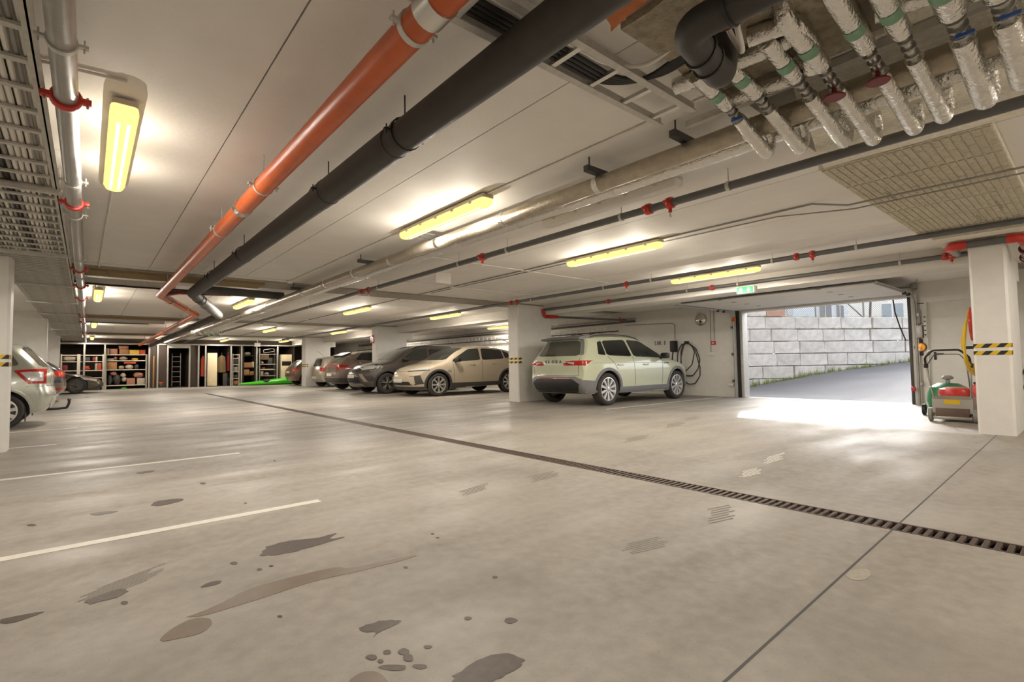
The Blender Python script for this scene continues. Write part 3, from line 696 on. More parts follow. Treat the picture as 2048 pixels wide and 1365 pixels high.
# ================================================================== cars
M('glass_dark', (34,36,36), .05, var=.02, coat=.6)
M('glass_mid', (50,52,49), .06, var=.04, scale=2, coat=.6)
M('glass_clear', (88,88,78), .07, var=.1, scale=1.5, coat=.6)
M('tyre', (58,54,50), .75, var=.08)
M('alloy', (206,204,200), .3, .7, var=.03)
M('alloy_dark', (84,80,74), .35, .5, var=.04)
M('tail_red', (176,34,28), .15, var=.1, scale=20, coat=.5)
M('tail_bright_red', (226,60,36), .15, var=.1, scale=20, coat=.5)  # brighter red lens colour, not emissive
M('light_clear', (206,206,204), .12, .2, var=.12, scale=30, coat=.6)
M('plate_white', (214,208,192), .5, var=.05)
M('seam', (30,28,26), .8)
M('chrome', (210,206,200), .12, 1.0, var=.02)
def lerp_poly(P, key, t):
    """P list of points sorted along key index; piecewise-linear lookup"""
    if t <= P[0][key]: return P[0]
    for a, b in zip(P, P[1:]):
        if t <= b[key]:
            k = (t-a[key])/max(b[key]-a[key], 1e-9); return tuple(a[i]*(1-k)+b[i]*k for i in range(len(a)))
    return P[-1]
def smooth_poly(P, n=2):
    for _ in range(n):
        q = [P[0]]
        for a, b in zip(P, P[1:]): q += [tuple(a[i]*.75+b[i]*.25 for i in range(2)), tuple(a[i]*.25+b[i]*.75 for i in range(2))]
        q.append(P[-1]); P = q
    return P
def ilerp(tab, t):
    if t <= tab[0][0]: return tab[0][1]
    for a, b in zip(tab, tab[1:]):
        if t <= b[0]: return a[1]+(b[1]-a[1])*(t-a[0])/max(b[0]-a[0], 1e-9)
    return tab[-1][1]
class Car:
    def __init__(s, sp, name, label, paint, group=None):
        s.sp = sp; s.root = empty(name, (0,0,0), label, 'car', 'parked cars'); s.paint = paint
        T, R, F = smooth_poly(sp['top']), smooth_poly(sp['rear'], 1), smooth_poly(sp['front'], 2)
        B0, B1 = R[0], F[0]; NS, NR, NT = 56, 18, 12
        hw, sec, plan = sp['hw'], sp['sec'], sp['plan']; rb, fb = sp.get('bow', (.10, .24)); cr = sp.get('crown', .05)
        def xz(si, r):
            # Coons patch of the four profile curves
            xt = T[0][0]+(T[-1][0]-T[0][0])*si; t = lerp_poly(T, 0, xt); b = (B0[0]+(B1[0]-B0[0])*si, B0[1]+(B1[1]-B0[1])*si)
            rp = lerp_poly(R, 1, R[0][1]+(R[-1][1]-R[0][1])*r); fp = lerp_poly(F, 1, F[0][1]+(F[-1][1]-F[0][1])*r)
            o = []
            for i in (0, 1):
                bil = (1-si)*(1-r)*B0[i]+si*(1-r)*B1[i]+(1-si)*r*T[0][i]+si*r*T[-1][i]
                o.append((1-r)*b[i]+r*t[i]+(1-si)*rp[i]+si*fp[i]-bil)
            return o
        def P(i, j, k):
            si, r, t = i/NS, j/NR, k/NT*2-1
            x, z = xz(si, r); w = hw*ilerp(plan, x)*ilerp(sec, z)
            x += rb*abs(t)**2.6*(1-si)**5-fb*abs(t)**2.4*si**5
            z -= cr*abs(t)**3*r**5
            return (x, t*w, z)
        bm = bmesh.new(); V = {}
        def v(i, j, k):
            q = (i, j, k)
            if q not in V: V[q] = bm.verts.new(P(i, j, k))
            return V[q]
        for i in range(NS):
            for j in range(NR):
                for k in (0, NT): bm.faces.new((v(i,j,k), v(i+1,j,k), v(i+1,j+1,k), v(i,j+1,k)))
            for k in range(NT):
                for j in (0, NR): bm.faces.new((v(i,j,k), v(i+1,j,k), v(i+1,j,k+1), v(i,j,k+1)))
        for j in range(NR):
            for k in range(NT):
                for i in (0, NS): bm.faces.new((v(i,j,k), v(i,j+1,k), v(i,j+1,k+1), v(i,j,k+1)))
        bmesh.ops.recalc_face_normals(bm, faces=bm.faces[:])
        bmesh.ops.smooth_vert(bm, verts=bm.verts[:], factor=.5, use_axis_x=True, use_axis_y=True, use_axis_z=True)
        s.bvh = BVHTree.FromBMesh(bm)
        me = bpy.data.meshes.new('body'); bm.to_mesh(me); bm.free()
        me.materials.append(MATS[paint]); me.materials.append(MATS['black_plastic'])
        body = bpy.data.objects.new('body', me); COL.objects.link(body)
        bm = bmesh.new(); s.axles = sp['axles']; wr = sp['wr']
        for ax in s.axles:
            for sd in (-1, 1):
                lathe(bm, [(wr*1.0+.055, sd*(hw-.36)), (wr+.055, sd*(hw+.3))], 'Y', 36, (ax, 0, wr), cap=True)
        bmesh.ops.recalc_face_normals(bm, faces=bm.faces[:])
        cm = bpy.data.meshes.new('cut'); bm.to_mesh(cm); bm.free(); cm.materials.append(MATS['black_plastic']); cut = bpy.data.objects.new('cut', cm); COL.objects.link(cut)
        md = body.modifiers.new('b', 'BOOLEAN'); md.operation = 'DIFFERENCE'; md.object = cut; md.solver = 'EXACT'; md.material_mode = 'TRANSFER'
        bpy.context.view_layer.update()
        ne = bpy.data.meshes.new_from_object(body.evaluated_get(bpy.context.evaluated_depsgraph_get()))
        bpy.data.objects.remove(body); bpy.data.objects.remove(cut)
        ne.polygons.foreach_set('use_smooth', [True]*len(ne.polygons)); ne.set_sharp_from_angle(angle=math.radians(38))
        s.body = bpy.data.objects.new('body', ne); COL.objects.link(s.body); s.body.parent = s.root; s.wheels()
    def hit(s, view, a, b):
        """project a 2-D point onto the skin: side views ('L'+y,'R'-y): (x,z); 'rear','front': (y,z); 'top': (x,y)"""
        o, d = {'L': ((a, 5, b), (0,-1,0)), 'R': ((a, -5, b), (0,1,0)), 'rear': ((-5, a, b), (1,0,0)), 'front': ((12, a, b), (-1,0,0)), 'top': ((a, b, 5), (0,0,-1))}[view]
        p, n, _, _ = s.bvh.ray_cast(Vector(o), Vector(d), 20)
        if p is None:
            q = {'L': (a, s.sp['hw'], b), 'R': (a, -s.sp['hw'], b), 'rear': (0, a, b), 'front': (s.sp['front'][-1][0], a, b), 'top': (a, b, 1)}[view]
            p, n, _, _ = s.bvh.find_nearest(Vector(q))
        if n.dot(Vector(d)) > 0: n = -n
        return p, n
    def patch(s, name, view, poly, mat, off=.005, grid=.045, parent=None, thick=.014, smooth_n=0, sharp=40):
        ps = list(poly)
        for _ in range(smooth_n):
            q = []
            for a, b in zip(ps, ps[1:]+ps[:1]): q += [(a[0]*.92+b[0]*.08, a[1]*.92+b[1]*.08), (a[0]*.08+b[0]*.92, a[1]*.08+b[1]*.92)]
            ps = q
        bm = bmesh.new(); bm.faces.new([bm.verts.new((p[0], p[1], 0)) for p in ps])
        for ax in (0, 1):
            lo, hi = min(p[ax] for p in ps), max(p[ax] for p in ps); t = lo+grid
            while t < hi-1e-3:
                co_ = Vector((0,0,0)); co_[ax] = t; no_ = Vector((0,0,0)); no_[ax] = 1
                bmesh.ops.bisect_plane(bm, geom=bm.verts[:]+bm.edges[:]+bm.faces[:], plane_co=co_, plane_no=no_, dist=1e-5); t += grid
        bd = [e for e in bm.edges if e.is_boundary]
        nrm = {}
        for v in bm.verts:
            p, n = s.hit(view, v.co.x, v.co.y); v.co = p+n*off; nrm[v] = n
        r = bmesh.ops.extrude_edge_only(bm, edges=bd)
        newv = [g for g in r['geom'] if isinstance(g, bmesh.types.BMVert)]
        for v in newv:
            near = min((e.other_vert(v) for e in v.link_edges if e.other_vert(v) in nrm), key=lambda w: (w.co-v.co).length, default=None)
            if near is not None: v.co = v.co-nrm[near]*thick
        return mk(name, bm, mat, parent or s.root, True, None, sharp)
    def line(s, name, view, pts, w=.006, mat='seam', off=.002, parent=None):
        P = []
        for a, b in zip(pts, pts[1:]):
            n = max(2, int(math.hypot(b[0]-a[0], b[1]-a[1])/.06))
            for k in range(n): P.append((a[0]+(b[0]-a[0])*k/n, a[1]+(b[1]-a[1])*k/n))
        P.append(pts[-1]); bm = bmesh.new(); q = []
        for p in P: h, n = s.hit(view, *p); q.append(h+n*(off-w*.3))
        sweep(bm, q, w, 6); return mk(name, bm, mat, parent or s.body, True)
    def wheels(s):
        sp = s.sp; wr, ww, hw = sp['wr'], sp.get('ww', .23), sp['hw']; rr = wr*sp.get('rim', .70); st = sp.get('spokes', ('alloy', 10, 'blade'))
        proto = None
        for ax in s.axles:
            for sd in (-1, 1):
                loc = (ax, sd*(hw-.02-ww/2), wr); rot = (0, 0, 0 if sd > 0 else math.pi)
                if proto is None:
                    bm = bmesh.new(); h = ww/2
                    lathe(bm, [(rr-.01, -h*.85), (rr+.03, -h), (wr-.03, -h), (wr-.008, -h*.8), (wr, -h*.5), (wr, h*.5), (wr-.008, h*.8), (wr-.03, h), (rr+.03, h), (rr+.005, h*.88), (rr-.012, h*.80)], 'Y', 40)
                    for k in (-.45, 0, .45): lathe(bm, [(wr+.001, h*k-.006), (wr+.001, h*k+.006)], 'Y', 40)
                    proto = mk('wheel', bm, 'tyre', s.root, True, None, 50)
                    bm = bmesh.new(); lathe(bm, [(rr+.006, h*.86), (rr-.018, h*.88), (rr-.03, h*.70), (rr-.035, -h*.6)], 'Y', 36)
                    mk('rim', bm, st[0], proto, True)
                    bm = bmesh.new(); lathe(bm, [(0.001, h*.0), (rr-.02, h*.0)], 'Y', 30); mk('brake_back', bm, 'alloy_dark', proto)
                    bm = bmesh.new(); lathe(bm, [(0.001, h*.86), (.04, h*.84), (.075, h*.70), (.08, h*.3)], 'Y', 20); mk('hub', bm, st[0], proto, True)
                    n = st[1]; sp0 = None
                    for k in range(n):
                        if sp0 is None:
                            bm = bmesh.new(); w0, w1 = (.018, .036) if st[2] == 'blade' else (.022, .014)
                            q = [(-w0, .055), (w0, .055), (w1, rr-.02), (-w1, rr-.02)]
                            if st[2] == 'twin': q = [(-.012, .055), (.012, .055), (.055, rr-.02), (.03, rr-.02)]
                            lo = [bm.verts.new((a, h*.50, b)) for a, b in q]; hi = [bm.verts.new((a*.9, h*(.80 if b < .1 else .86), b)) for a, b in q]
                            bm.faces.new(hi); bm.faces.new(lo[::-1])
                            for m_ in range(4): bm.faces.new((lo[m_], lo[(m_+1) % 4], hi[(m_+1) % 4], hi[m_]))
                            if st[2] == 'twin':
                                q = [(-a, b) for a, b in q][::-1]; lo = [bm.verts.new((a, h*.50, b)) for a, b in q]; hi = [bm.verts.new((a*.9, h*(.80 if b < .1 else .86), b)) for a, b in q]
                                bm.faces.new(hi); bm.faces.new(lo[::-1])
                                for m_ in range(4): bm.faces.new((lo[m_], lo[(m_+1) % 4], hi[(m_+1) % 4], hi[m_]))
                            sp0 = mk('spoke', bm, st[3] if len(st) > 3 else st[0], proto)
                        else: inst(sp0, proto, None, (0, 2*math.pi*k/n, 0))
                    proto.location = loc; proto.rotation_euler = rot
                else: copy_tree(proto, s.root, loc, rot)
    def arches(s, mat, w=.075, off=.012, name='arch_trim'):
        wr = s.sp['wr']
        for ax in s.axles:
            for v in ('L', 'R'):
                a0, a1 = -14, 194; n = 22; out = []; r0, r1 = wr+.05, wr+.05+w
                for k in range(n+1): t = math.radians(a0+(a1-a0)*k/n); out.append((ax+r1*math.cos(t), wr+r1*math.sin(t)))
                for k in range(n, -1, -1): t = math.radians(a0+(a1-a0)*k/n); out.append((ax+r0*math.cos(t), wr+r0*math.sin(t)))
                # quad strip instead of one concave face
                bm = bmesh.new(); A = []; Bq = []
                for k in range(n+1):
                    t = math.radians(a0+(a1-a0)*k/n); col = []
                    for rad, of in ((r0, -.03), (r0, off), ((r0+r1)/2, off+.004), (r1, off), (r1, -.01)):
                        zz = max(wr+rad*math.sin(t), s.sp['rear'][0][1]+.0); p, nn = s.hit(v, ax+rad*math.cos(t), zz); col.append(bm.verts.new(p+Vector((0, (1 if v == 'L' else -1), 0))*of))
                    A.append(col)
                for c0, c1 in zip(A, A[1:]):
                    for k in range(4): bm.faces.new((c0[k], c0[k+1], c1[k+1], c1[k]))
                mk(name, bm, mat, s.root, True)
    def both(s, fn, name, view, poly, mat, **k):
        """mirror a rear/front/top polygon in y"""
        f = getattr(s, fn); f(name, view, poly, mat, **k)
        if view == 'top': f(name, view, [(a, -b) for a, b in poly][::-1], mat, **k)
        else: f(name, view, [(-a, b) for a, b in poly][::-1], mat, **k)
    def sides(s, fn, name, poly, mat=None, **k):
        for v in ('L', 'R'):
            if mat: getattr(s, fn)(name, v, poly, mat, **k)
            else: getattr(s, fn)(name, v, poly, **k)
    def handle(s, x, z, mat='chrome'):
        for v in ('L', 'R'):
            p, n = s.hit(v, x, z); bm = bmesh.new(); bx(bm, -.10, -.012, -.018, .10, .012, .018, .008); o = mk('door_handle', bm, mat, s.root, True); o.location = p+n*.008
    def mirror(s, x, z, mat, out=.2, cap=None):
        for sd in (-1, 1):
            v = 'L' if sd > 0 else 'R'; p, n = s.hit(v, x, z)
            bm = bmesh.new(); bx(bm, -.09, -.10, -.07, .08, .10, .07, .045); sweep(bm, [(0, -sd*.05, -.03), (.01, -sd*.20, -.07)], .03, 8)
            o = mk('wing_mirror', bm, mat, s.root, True); o.location = p+Vector((0, sd*.16, .05))
    def place(s, x, y, rz): s.root.location = (x, y, 0); s.root.rotation_euler = (0, 0, rz)
    def rail(s, x0, x1, y, mat='dark_grey'):
        for sd in (-1, 1):
            n = 10; q = []
            for k in range(n+1): p, nn = s.hit('top', x0+(x1-x0)*k/n, sd*y); q.append(p+Vector((0,0,.035 if 0 < k < n else .002)))
            tube('roof_rail', q, .014, mat, s.root, n=8)
    def fin(s, x, mat):
        p, n = s.hit('top', x, 0); bm = bmesh.new(); prism(bm, [(-.09, 0), (.07, 0), (-.03, .07), (-.07, .075)], 'Y', -.015, .015); o = mk('antenna_fin', bm, mat, s.root); o.location = p-Vector((0,0,.01))
    def text(s, txt, view, a, b, size, mat):
        p, n = s.hit(view, a, b); return letters('lettering', txt, size, .003, .04, mat, p+n*.006, (math.radians(90), 0, math.radians(-90 if view == 'rear' else 90)), s.root)

# ---- pale green electric SUV
M('paint_green', (196,200,172), .28, var=.02, coat=.8); M('clad_grey', (122,122,124), .55, var=.04)
SUV_SEC = [(.15,.93), (.35,.975), (.62,1.0), (.88,.99), (1.0,.965), (1.08,.93), (1.58,.70)]
SUV_PLAN = [(0,.87), (.2,.94), (.6,.985), (1.4,1), (3.4,1), (3.9,.98), (4.25,.93), (4.6,.84)]
c = Car(dict(top=[(.34,1.55), (.9,1.60), (1.6,1.62), (2.25,1.58), (2.75,1.42), (3.30,1.10), (3.75,1.02), (4.2,.93), (4.40,.82)], rear=[(.16,.27), (.03,.40), (.0,.58), (.05,.68), (.02,.92), (.04,1.03), (.13,1.09), (.40,1.50), (.34,1.55)], front=[(4.32,.22), (4.46,.34), (4.49,.55), (4.40,.82)],
    hw=.94, sec=SUV_SEC, plan=SUV_PLAN, axles=(.86, 3.63), wr=.365, ww=.235, rim=.72, spokes=('alloy', 10, 'blade')), 'electric_suv', 'pale green electric SUV parked nose-in to the charger wall, tailgate to the lane', 'paint_green')
c.patch('rear_window', 'rear', [(-.66,1.115), (.66,1.115), (.50,1.46), (-.50,1.46)], 'glass_clear', smooth_n=1)
c.both('patch', 'window_pillar_trim', 'rear', [(.67,1.12), (.73,1.14), (.57,1.50), (.51,1.47)], 'clad_grey', off=.006)
bm = bmesh.new(); prism(bm, [(.22,1.50), (.27,1.53), (.62,1.59), (.62,1.54), (.34,1.48)], 'Y', -.60, .60); mk('spoiler', bm, 'clad_grey', c.root)
c.sides('patch', 'rear_quarter_window', [(.62,1.14), (.86,1.12), (.86,1.45), (.72,1.42)], 'glass_dark', smooth_n=1)
c.sides('patch', 'rear_side_window', [(.90,1.12), (1.78,1.09), (1.72,1.49), (.90,1.455)], 'glass_dark', smooth_n=1)
c.sides('patch', 'front_side_window', [(1.86,1.09), (2.98,1.06), (2.95,1.14), (2.30,1.47), (1.80,1.49)], 'glass_mid', smooth_n=1)
c.patch('windshield', 'front', [(-.70,1.14), (.70,1.14), (.54,1.53), (-.54,1.53)], 'glass_mid')
c.both('patch', 'tail_light', 'rear', [(.34,.985), (.55,1.005), (.86,1.005), (.84,.90), (.60,.905), (.46,.945)], 'tail_red', off=.008)
c.both('patch', 'light_bar', 'rear', [(.40,.975), (.60,.97), (.60,.92), (.48,.945)], 'light_clear', off=.011)
c.sides('patch', 'tail_light_side', [(.04,1.0), (.34,.995), (.20,.91), (.04,.90)], 'tail_red', off=.008)
c.patch('rear_bumper', 'rear', [(-.88,.26), (.88,.26), (.88,.56), (.62,.66), (-.62,.66), (-.88,.56)], 'clad_grey', off=.010)
c.patch('bumper_insert', 'rear', [(-.66,.34), (.66,.34), (.72,.50), (.56,.60), (-.56,.60), (-.72,.50)], 'black_plastic', off=.016)
c.patch('reflector', 'rear', [(-.50,.605), (.50,.605), (.48,.625), (-.48,.625)], 'tail_red', off=.018)
c.patch('diffuser', 'rear', [(-.70,.255), (.70,.255), (.60,.33), (-.60,.33)], 'black_plastic', off=.016)
c.sides('patch', 'bumper_corner', [(.10,.28), (.44,.30), (.44,.56), (.02,.60)], 'clad_grey', off=.010)
c.sides('patch', 'sill_trim', [(1.25,.24), (3.24,.24), (3.24,.40), (1.25,.40)], 'clad_grey', off=.010)
c.sides('patch', 'front_corner_trim', [(4.06,.26), (4.38,.30), (4.38,.42), (4.08,.42)], 'clad_grey', off=.010)
c.arches('clad_grey', .065)
for v in ('L', 'R'):
    c.line('door_gap', v, [(1.80,1.09), (1.82,.42)], .004); c.line('door_gap', v, [(2.98,1.06), (2.92,.42)], .004); c.line('door_gap', v, [(.90,1.10), (1.10,.92), (1.18,.80)], .004); c.line('shoulder_line', v, [(.36,.955), (4.0,.93)], .004, 'paint_green')
c.line('tailgate_gap', 'rear', [(-.70,1.06), (-.70,.68), (.70,.68), (.70,1.06)], .004)
c.handle(1.28, .90, 'paint_green'); c.handle(2.25, .90, 'paint_green'); c.mirror(2.92, 1.06, 'black_plastic'); c.rail(.6, 2.5, .58); c.fin(.75, 'dark_grey')
c.text('S  K  O  D  A', 'rear', 0, .985, .085, 'dark_grey')
tube('wiper', [(.075, -.05, 1.135), (.08, .30, 1.15)], .012, 'black_plastic', c.root, n=6)
c.both('patch', 'headlight', 'front', [(.45,.80), (.80,.82), (.80,.74), (.45,.75)], 'light_clear')
c.patch('grille', 'front', [(-.5,.45), (.5,.45), (.55,.70), (-.55,.70)], 'black_plastic')
c.sides('patch', 'badge', [(3.02,.93), (3.24,.945), (3.26,.925), (3.02,.915)], 'black_plastic')
c.place(8.02, 8.08, 0)

# ---- beige crossover, nose to the lane
M('paint_beige', (186,172,150), .26, var=.02, coat=.8); M('clad_dark', (66,62,58), .5, var=.04)
c = Car(dict(top=[(.55,1.44), (1.1,1.56), (1.8,1.615), (2.4,1.59), (2.95,1.42), (3.50,1.08), (3.95,1.00), (4.35,.90), (4.56,.78)], rear=[(.20,.28), (.03,.42), (.0,.60), (.05,.85), (.10,1.06), (.30,1.20), (.55,1.44)], front=[(4.50,.20), (4.63,.32), (4.67,.52), (4.64,.68), (4.56,.78)],
    hw=.95, sec=SUV_SEC, plan=[(0,.86), (.3,.95), (.9,1), (3.5,1), (4.1,.98), (4.45,.90), (4.67,.80)], axles=(.92, 3.72), wr=.36, ww=.24, rim=.70, spokes=('alloy', 8, 'blade'), bow=(.14, .30)), 'crossover', 'beige electric crossover parked nose-out next to the striped pillar', 'paint_beige')
c.sides('patch', 'rear_quarter_window', [(.70,1.22), (1.02,1.16), (1.06,1.44), (.86,1.36)], 'glass_dark', smooth_n=1)
c.sides('patch', 'rear_side_window', [(1.08,1.15), (2.02,1.11), (1.96,1.50), (1.12,1.45)], 'glass_dark', smooth_n=1)
c.sides('patch', 'front_side_window', [(2.10,1.11), (3.20,1.06), (3.16,1.13), (2.50,1.46), (2.06,1.50)], 'glass_mid', smooth_n=1)
c.patch('windshield', 'front', [(-.72,1.12), (.72,1.12), (.55,1.52), (-.55,1.52)], 'glass_mid', smooth_n=1)
c.patch('rear_window', 'rear', [(-.62,1.16), (.62,1.16), (.52,1.42), (-.52,1.42)], 'glass_dark')
c.both('patch', 'headlight', 'front', [(.46,.815), (.90,.88), (.90,.82), (.46,.785)], 'light_clear', off=.006)
c.both('patch', 'headlight_trim', 'front', [(.40,.79), (.90,.825), (.90,.80), (.40,.765)], 'clad_dark', off=.008)
c.sides('patch', 'headlight_side', [(4.00,.90), (4.42,.84), (4.42,.80), (4.10,.84)], 'light_clear', off=.006)
c.both('patch', 'air_intake', 'front', [(.52,.62), (.80,.66), (.84,.40), (.66,.36)], 'clad_dark', off=.006)
c.both('patch', 'intake_panel', 'front', [(.50,.60), (.66,.62), (.68,.40), (.56,.38)], 'paint_beige', off=.012)
c.patch('lower_grille', 'front', [(-.60,.36), (.60,.36), (.50,.47), (-.50,.47)], 'black_plastic', off=.008)
c.patch('front_lip', 'front', [(-.84,.22), (.84,.22), (.84,.31), (-.84,.31)], 'clad_dark', off=.010)
c.patch('chrome_strip', 'front', [(-.84,.325), (.84,.325), (.84,.34), (-.84,.34)], 'chrome', off=.012)
c.patch('number_plate', 'front', [(-.26,.44), (.26,.44), (.26,.55), (-.26,.55)], 'plate_white', off=.012)
c.sides('patch', 'sill_trim', [(1.30,.24), (3.32,.24), (3.32,.40), (1.30,.40)], 'clad_dark', off=.010)
c.sides('patch', 'front_lip_side', [(4.10,.22), (4.56,.22), (4.56,.31), (4.12,.31)], 'clad_dark', off=.010)
c.arches('clad_dark', .065)
for v in ('L', 'R'):
    c.line('door_gap', v, [(2.05,1.10), (2.06,.42)], .004); c.line('door_gap', v, [(3.20,1.06), (3.15,.42)], .004)
c.line('bonnet_gap', 'front', [(-.88,.80), (0,.76), (.88,.80)], .004)
c.handle(1.55, .98, 'paint_beige'); c.handle(2.45, .96, 'paint_beige'); c.mirror(3.10, 1.07, 'black_plastic')
c.sides('patch', 'badge', [(3.26,.80), (3.40,.82), (3.40,.74), (3.28,.74)], 'chrome')
c.place(7.30+4.67, 14.16, math.pi)

# ---- dark grey SUV, nose to the lane
M('paint_dark', (78,70,64), .24, var=.02, coat=.8); M('clad_brown', (52,48,45), .5, var=.04); M('trim_silver', (160,150,136), .35, .5)
c = Car(dict(top=[(.40,1.60), (.9,1.67), (1.7,1.69), (2.35,1.66), (2.85,1.48), (3.38,1.16), (3.85,1.08), (4.25,.98), (4.44,.86)], rear=[(.18,.30), (.03,.45), (.0,.64), (.05,.95), (.10,1.10), (.40,1.60)], front=[(4.42,.24), (4.55,.36), (4.60,.56), (4.56,.74), (4.44,.86)],
    hw=.92, sec=[(.15,.93), (.4,.98), (.65,1), (.95,.98), (1.08,.95), (1.16,.92), (1.66,.71)], plan=[(0,.87), (.25,.95), (.8,1), (3.5,1), (4.0,.98), (4.35,.90), (4.6,.80)], axles=(.95, 3.61), wr=.36, ww=.23, rim=.72, spokes=('alloy_dark', 5, 'twin', 'alloy'), bow=(.1, .30)), 'suv', 'dark grey SUV parked nose-out beside the beige crossover', 'paint_dark')
c.sides('patch', 'rear_side_window', [(.75,1.22), (1.90,1.15), (1.86,1.56), (.95,1.54)], 'glass_dark', smooth_n=1)
c.sides('patch', 'front_side_window', [(1.98,1.15), (3.06,1.13), (3.02,1.20), (2.45,1.53), (1.94,1.57)], 'glass_mid', smooth_n=1)
c.patch('windshield', 'front', [(-.68,1.20), (.68,1.20), (.54,1.59), (-.54,1.59)], 'glass_clear', smooth_n=1)
c.patch('rear_window', 'rear', [(-.6,1.18), (.6,1.18), (.5,1.52), (-.5,1.52)], 'glass_dark')
c.both('patch', 'headlight', 'front', [(.44,.88), (.86,.98), (.86,.88), (.46,.82)], 'light_clear', off=.006)
c.sides('patch', 'headlight_side', [(3.96,1.0), (4.36,.94), (4.36,.86), (4.10,.90)], 'light_clear', off=.006)
c.patch('upper_grille', 'front', [(-.42,.76), (.42,.76), (.46,.84), (-.46,.84)], 'black_plastic', off=.008)
c.patch('lower_grille', 'front', [(-.52,.40), (.52,.40), (.46,.58), (-.46,.58)], 'black_plastic', off=.008)
c.patch('number_plate', 'front', [(-.26,.56), (.26,.56), (.26,.67), (-.26,.67)], 'plate_white', off=.012)
c.both('patch', 'fog_surround', 'front', [(.48,.68), (.82,.62), (.84,.46), (.64,.44)], 'clad_brown', off=.008)
c.both('patch', 'silver_wing', 'front', [(.46,.70), (.58,.70), (.74,.44), (.64,.42)], 'trim_silver', off=.012)
c.patch('skid_plate', 'front', [(-.60,.28), (.60,.28), (.52,.36), (-.52,.36)], 'trim_silver', off=.012)
c.sides('patch', 'sill_trim', [(1.34,.26), (3.22,.26), (3.22,.44), (1.34,.44)], 'clad_brown', off=.010)
c.arches('clad_brown', .07)
for v in ('L', 'R'): c.line('door_gap', v, [(1.93,1.14), (1.95,.46)], .004); c.line('door_gap', v, [(3.04,1.12), (3.02,.46)], .004)
c.handle(1.42, 1.02, 'paint_dark'); c.handle(2.36, 1.0, 'paint_dark'); c.mirror(2.96, 1.14, 'black_plastic'); c.rail(.7, 2.5, .58, 'black_plastic')
c.patch('emblem', 'front', [(-.07,.70), (.07,.70), (.07,.76), (-.07,.76)], 'chrome', off=.014, smooth_n=2)
c.place(6.95+4.60, 16.95, math.pi)

# ---- grey-brown coupe SUV, tail to the lane
M('paint_mauve', (122,108,96), .26, var=.02, coat=.8); M('paint_brown', (112,84,62), .3, var=.02, coat=.7); M('paint_silver', (176,166,150), .26, .35, var=.03, coat=.7)
c = Car(dict(top=[(.52,1.46), (1.0,1.58), (1.8,1.64), (2.4,1.60), (2.95,1.42), (3.5,1.12), (4.0,1.03), (4.4,.92), (4.52,.82)], rear=[(.16,.28), (.03,.42), (.0,.60), (.05,.78), (.02,1.02), (.10,1.10), (.40,1.40), (.52,1.46)], front=[(4.45,.24), (4.57,.36), (4.60,.58), (4.52,.82)],
    hw=.92, sec=SUV_SEC, plan=[(0,.88), (.25,.95), (.8,1), (3.5,1), (4.1,.97), (4.6,.82)], axles=(.88, 3.65), wr=.36, spokes=('alloy_dark', 10, 'blade')), 'coupe_suv', 'grey-brown coupe SUV parked tail-out behind the pillar with the red sign', 'paint_mauve')
c.patch('rear_window', 'rear', [(-.64,1.13), (.64,1.13), (.50,1.40), (-.50,1.40)], 'glass_clear', smooth_n=1)
bm = bmesh.new(); prism(bm, [(.34,1.41), (.75,1.56), (.72,1.50), (.44,1.37)], 'Y', -.56, .56); mk('spoiler', bm, 'black_plastic', c.root)
c.sides('patch', 'rear_side_window', [(.80,1.24), (1.95,1.14), (1.90,1.52), (1.10,1.50)], 'glass_dark', smooth_n=1)
c.sides('patch', 'front_side_window', [(2.02,1.13), (3.15,1.10), (3.1,1.16), (2.5,1.48), (1.98,1.52)], 'glass_dark', smooth_n=1)
c.sides('patch', 'pillar_strip', [(.50,1.36), (.60,1.36), (1.10,1.06), (1.0,1.06)], 'chrome', off=.006)
c.patch('light_panel', 'rear', [(-.90,.98), (.90,.98), (.90,1.03), (-.90,1.03)], 'tail_red', off=.008)
c.both('patch', 'tail_light', 'rear', [(.58,.96), (.90,.99), (.90,.86), (.74,.82)], 'tail_red', off=.009)
c.patch('tailgate_panel', 'rear', [(-.60,.74), (.60,.74), (.66,.94), (-.66,.94)], 'paint_mauve', off=.010)
c.patch('number_plate', 'rear', [(-.26,.58), (.26,.58), (.26,.69), (-.26,.69)], 'plate_white', off=.014)
c.patch('rear_bumper', 'rear', [(-.88,.28), (.88,.28), (.88,.50), (-.88,.50)], 'clad_dark', off=.012)
c.patch('copper_strip', 'rear', [(-.80,.505), (.80,.505), (.80,.525), (-.80,.525)], 'paint_brown', off=.014)
c.sides('patch', 'sill_trim', [(1.28,.26), (3.25,.26), (3.25,.40), (1.28,.40)], 'clad_dark', off=.010)
c.arches('clad_dark', .06); c.fin(.95, 'black_plastic'); c.mirror(3.05, 1.10, 'black_plastic')
c.place(7.5, 20.45, 0)

# ---- small silver hatchback far down, tail to the lane
HS = [(.15,.93), (.35,.98), (.6,1), (.85,.985), (.98,.95), (1.46,.74)]
c = Car(dict(top=[(.22,1.40), (.7,1.48), (1.4,1.50), (1.9,1.44), (2.55,1.04), (3.0,.96), (3.4,.84), (3.5,.74)], rear=[(.10,.24), (.0,.40), (.0,.60), (.05,.92), (.22,1.40)], front=[(3.48,.2), (3.58,.35), (3.6,.52), (3.5,.74)],
    hw=.83, sec=HS, plan=[(0,.90), (.3,.98), (3,1), (3.3,.94), (3.6,.80)], axles=(.62, 2.95), wr=.29, ww=.19, spokes=('alloy', 7, 'blade')), 'small_hatchback', 'small pale silver hatchback parked tail-out beyond the grey-brown coupe SUV', 'paint_silver')
c.patch('rear_window', 'rear', [(-.56,1.0), (.56,1.0), (.46,1.34), (-.46,1.34)], 'glass_dark', smooth_n=1)
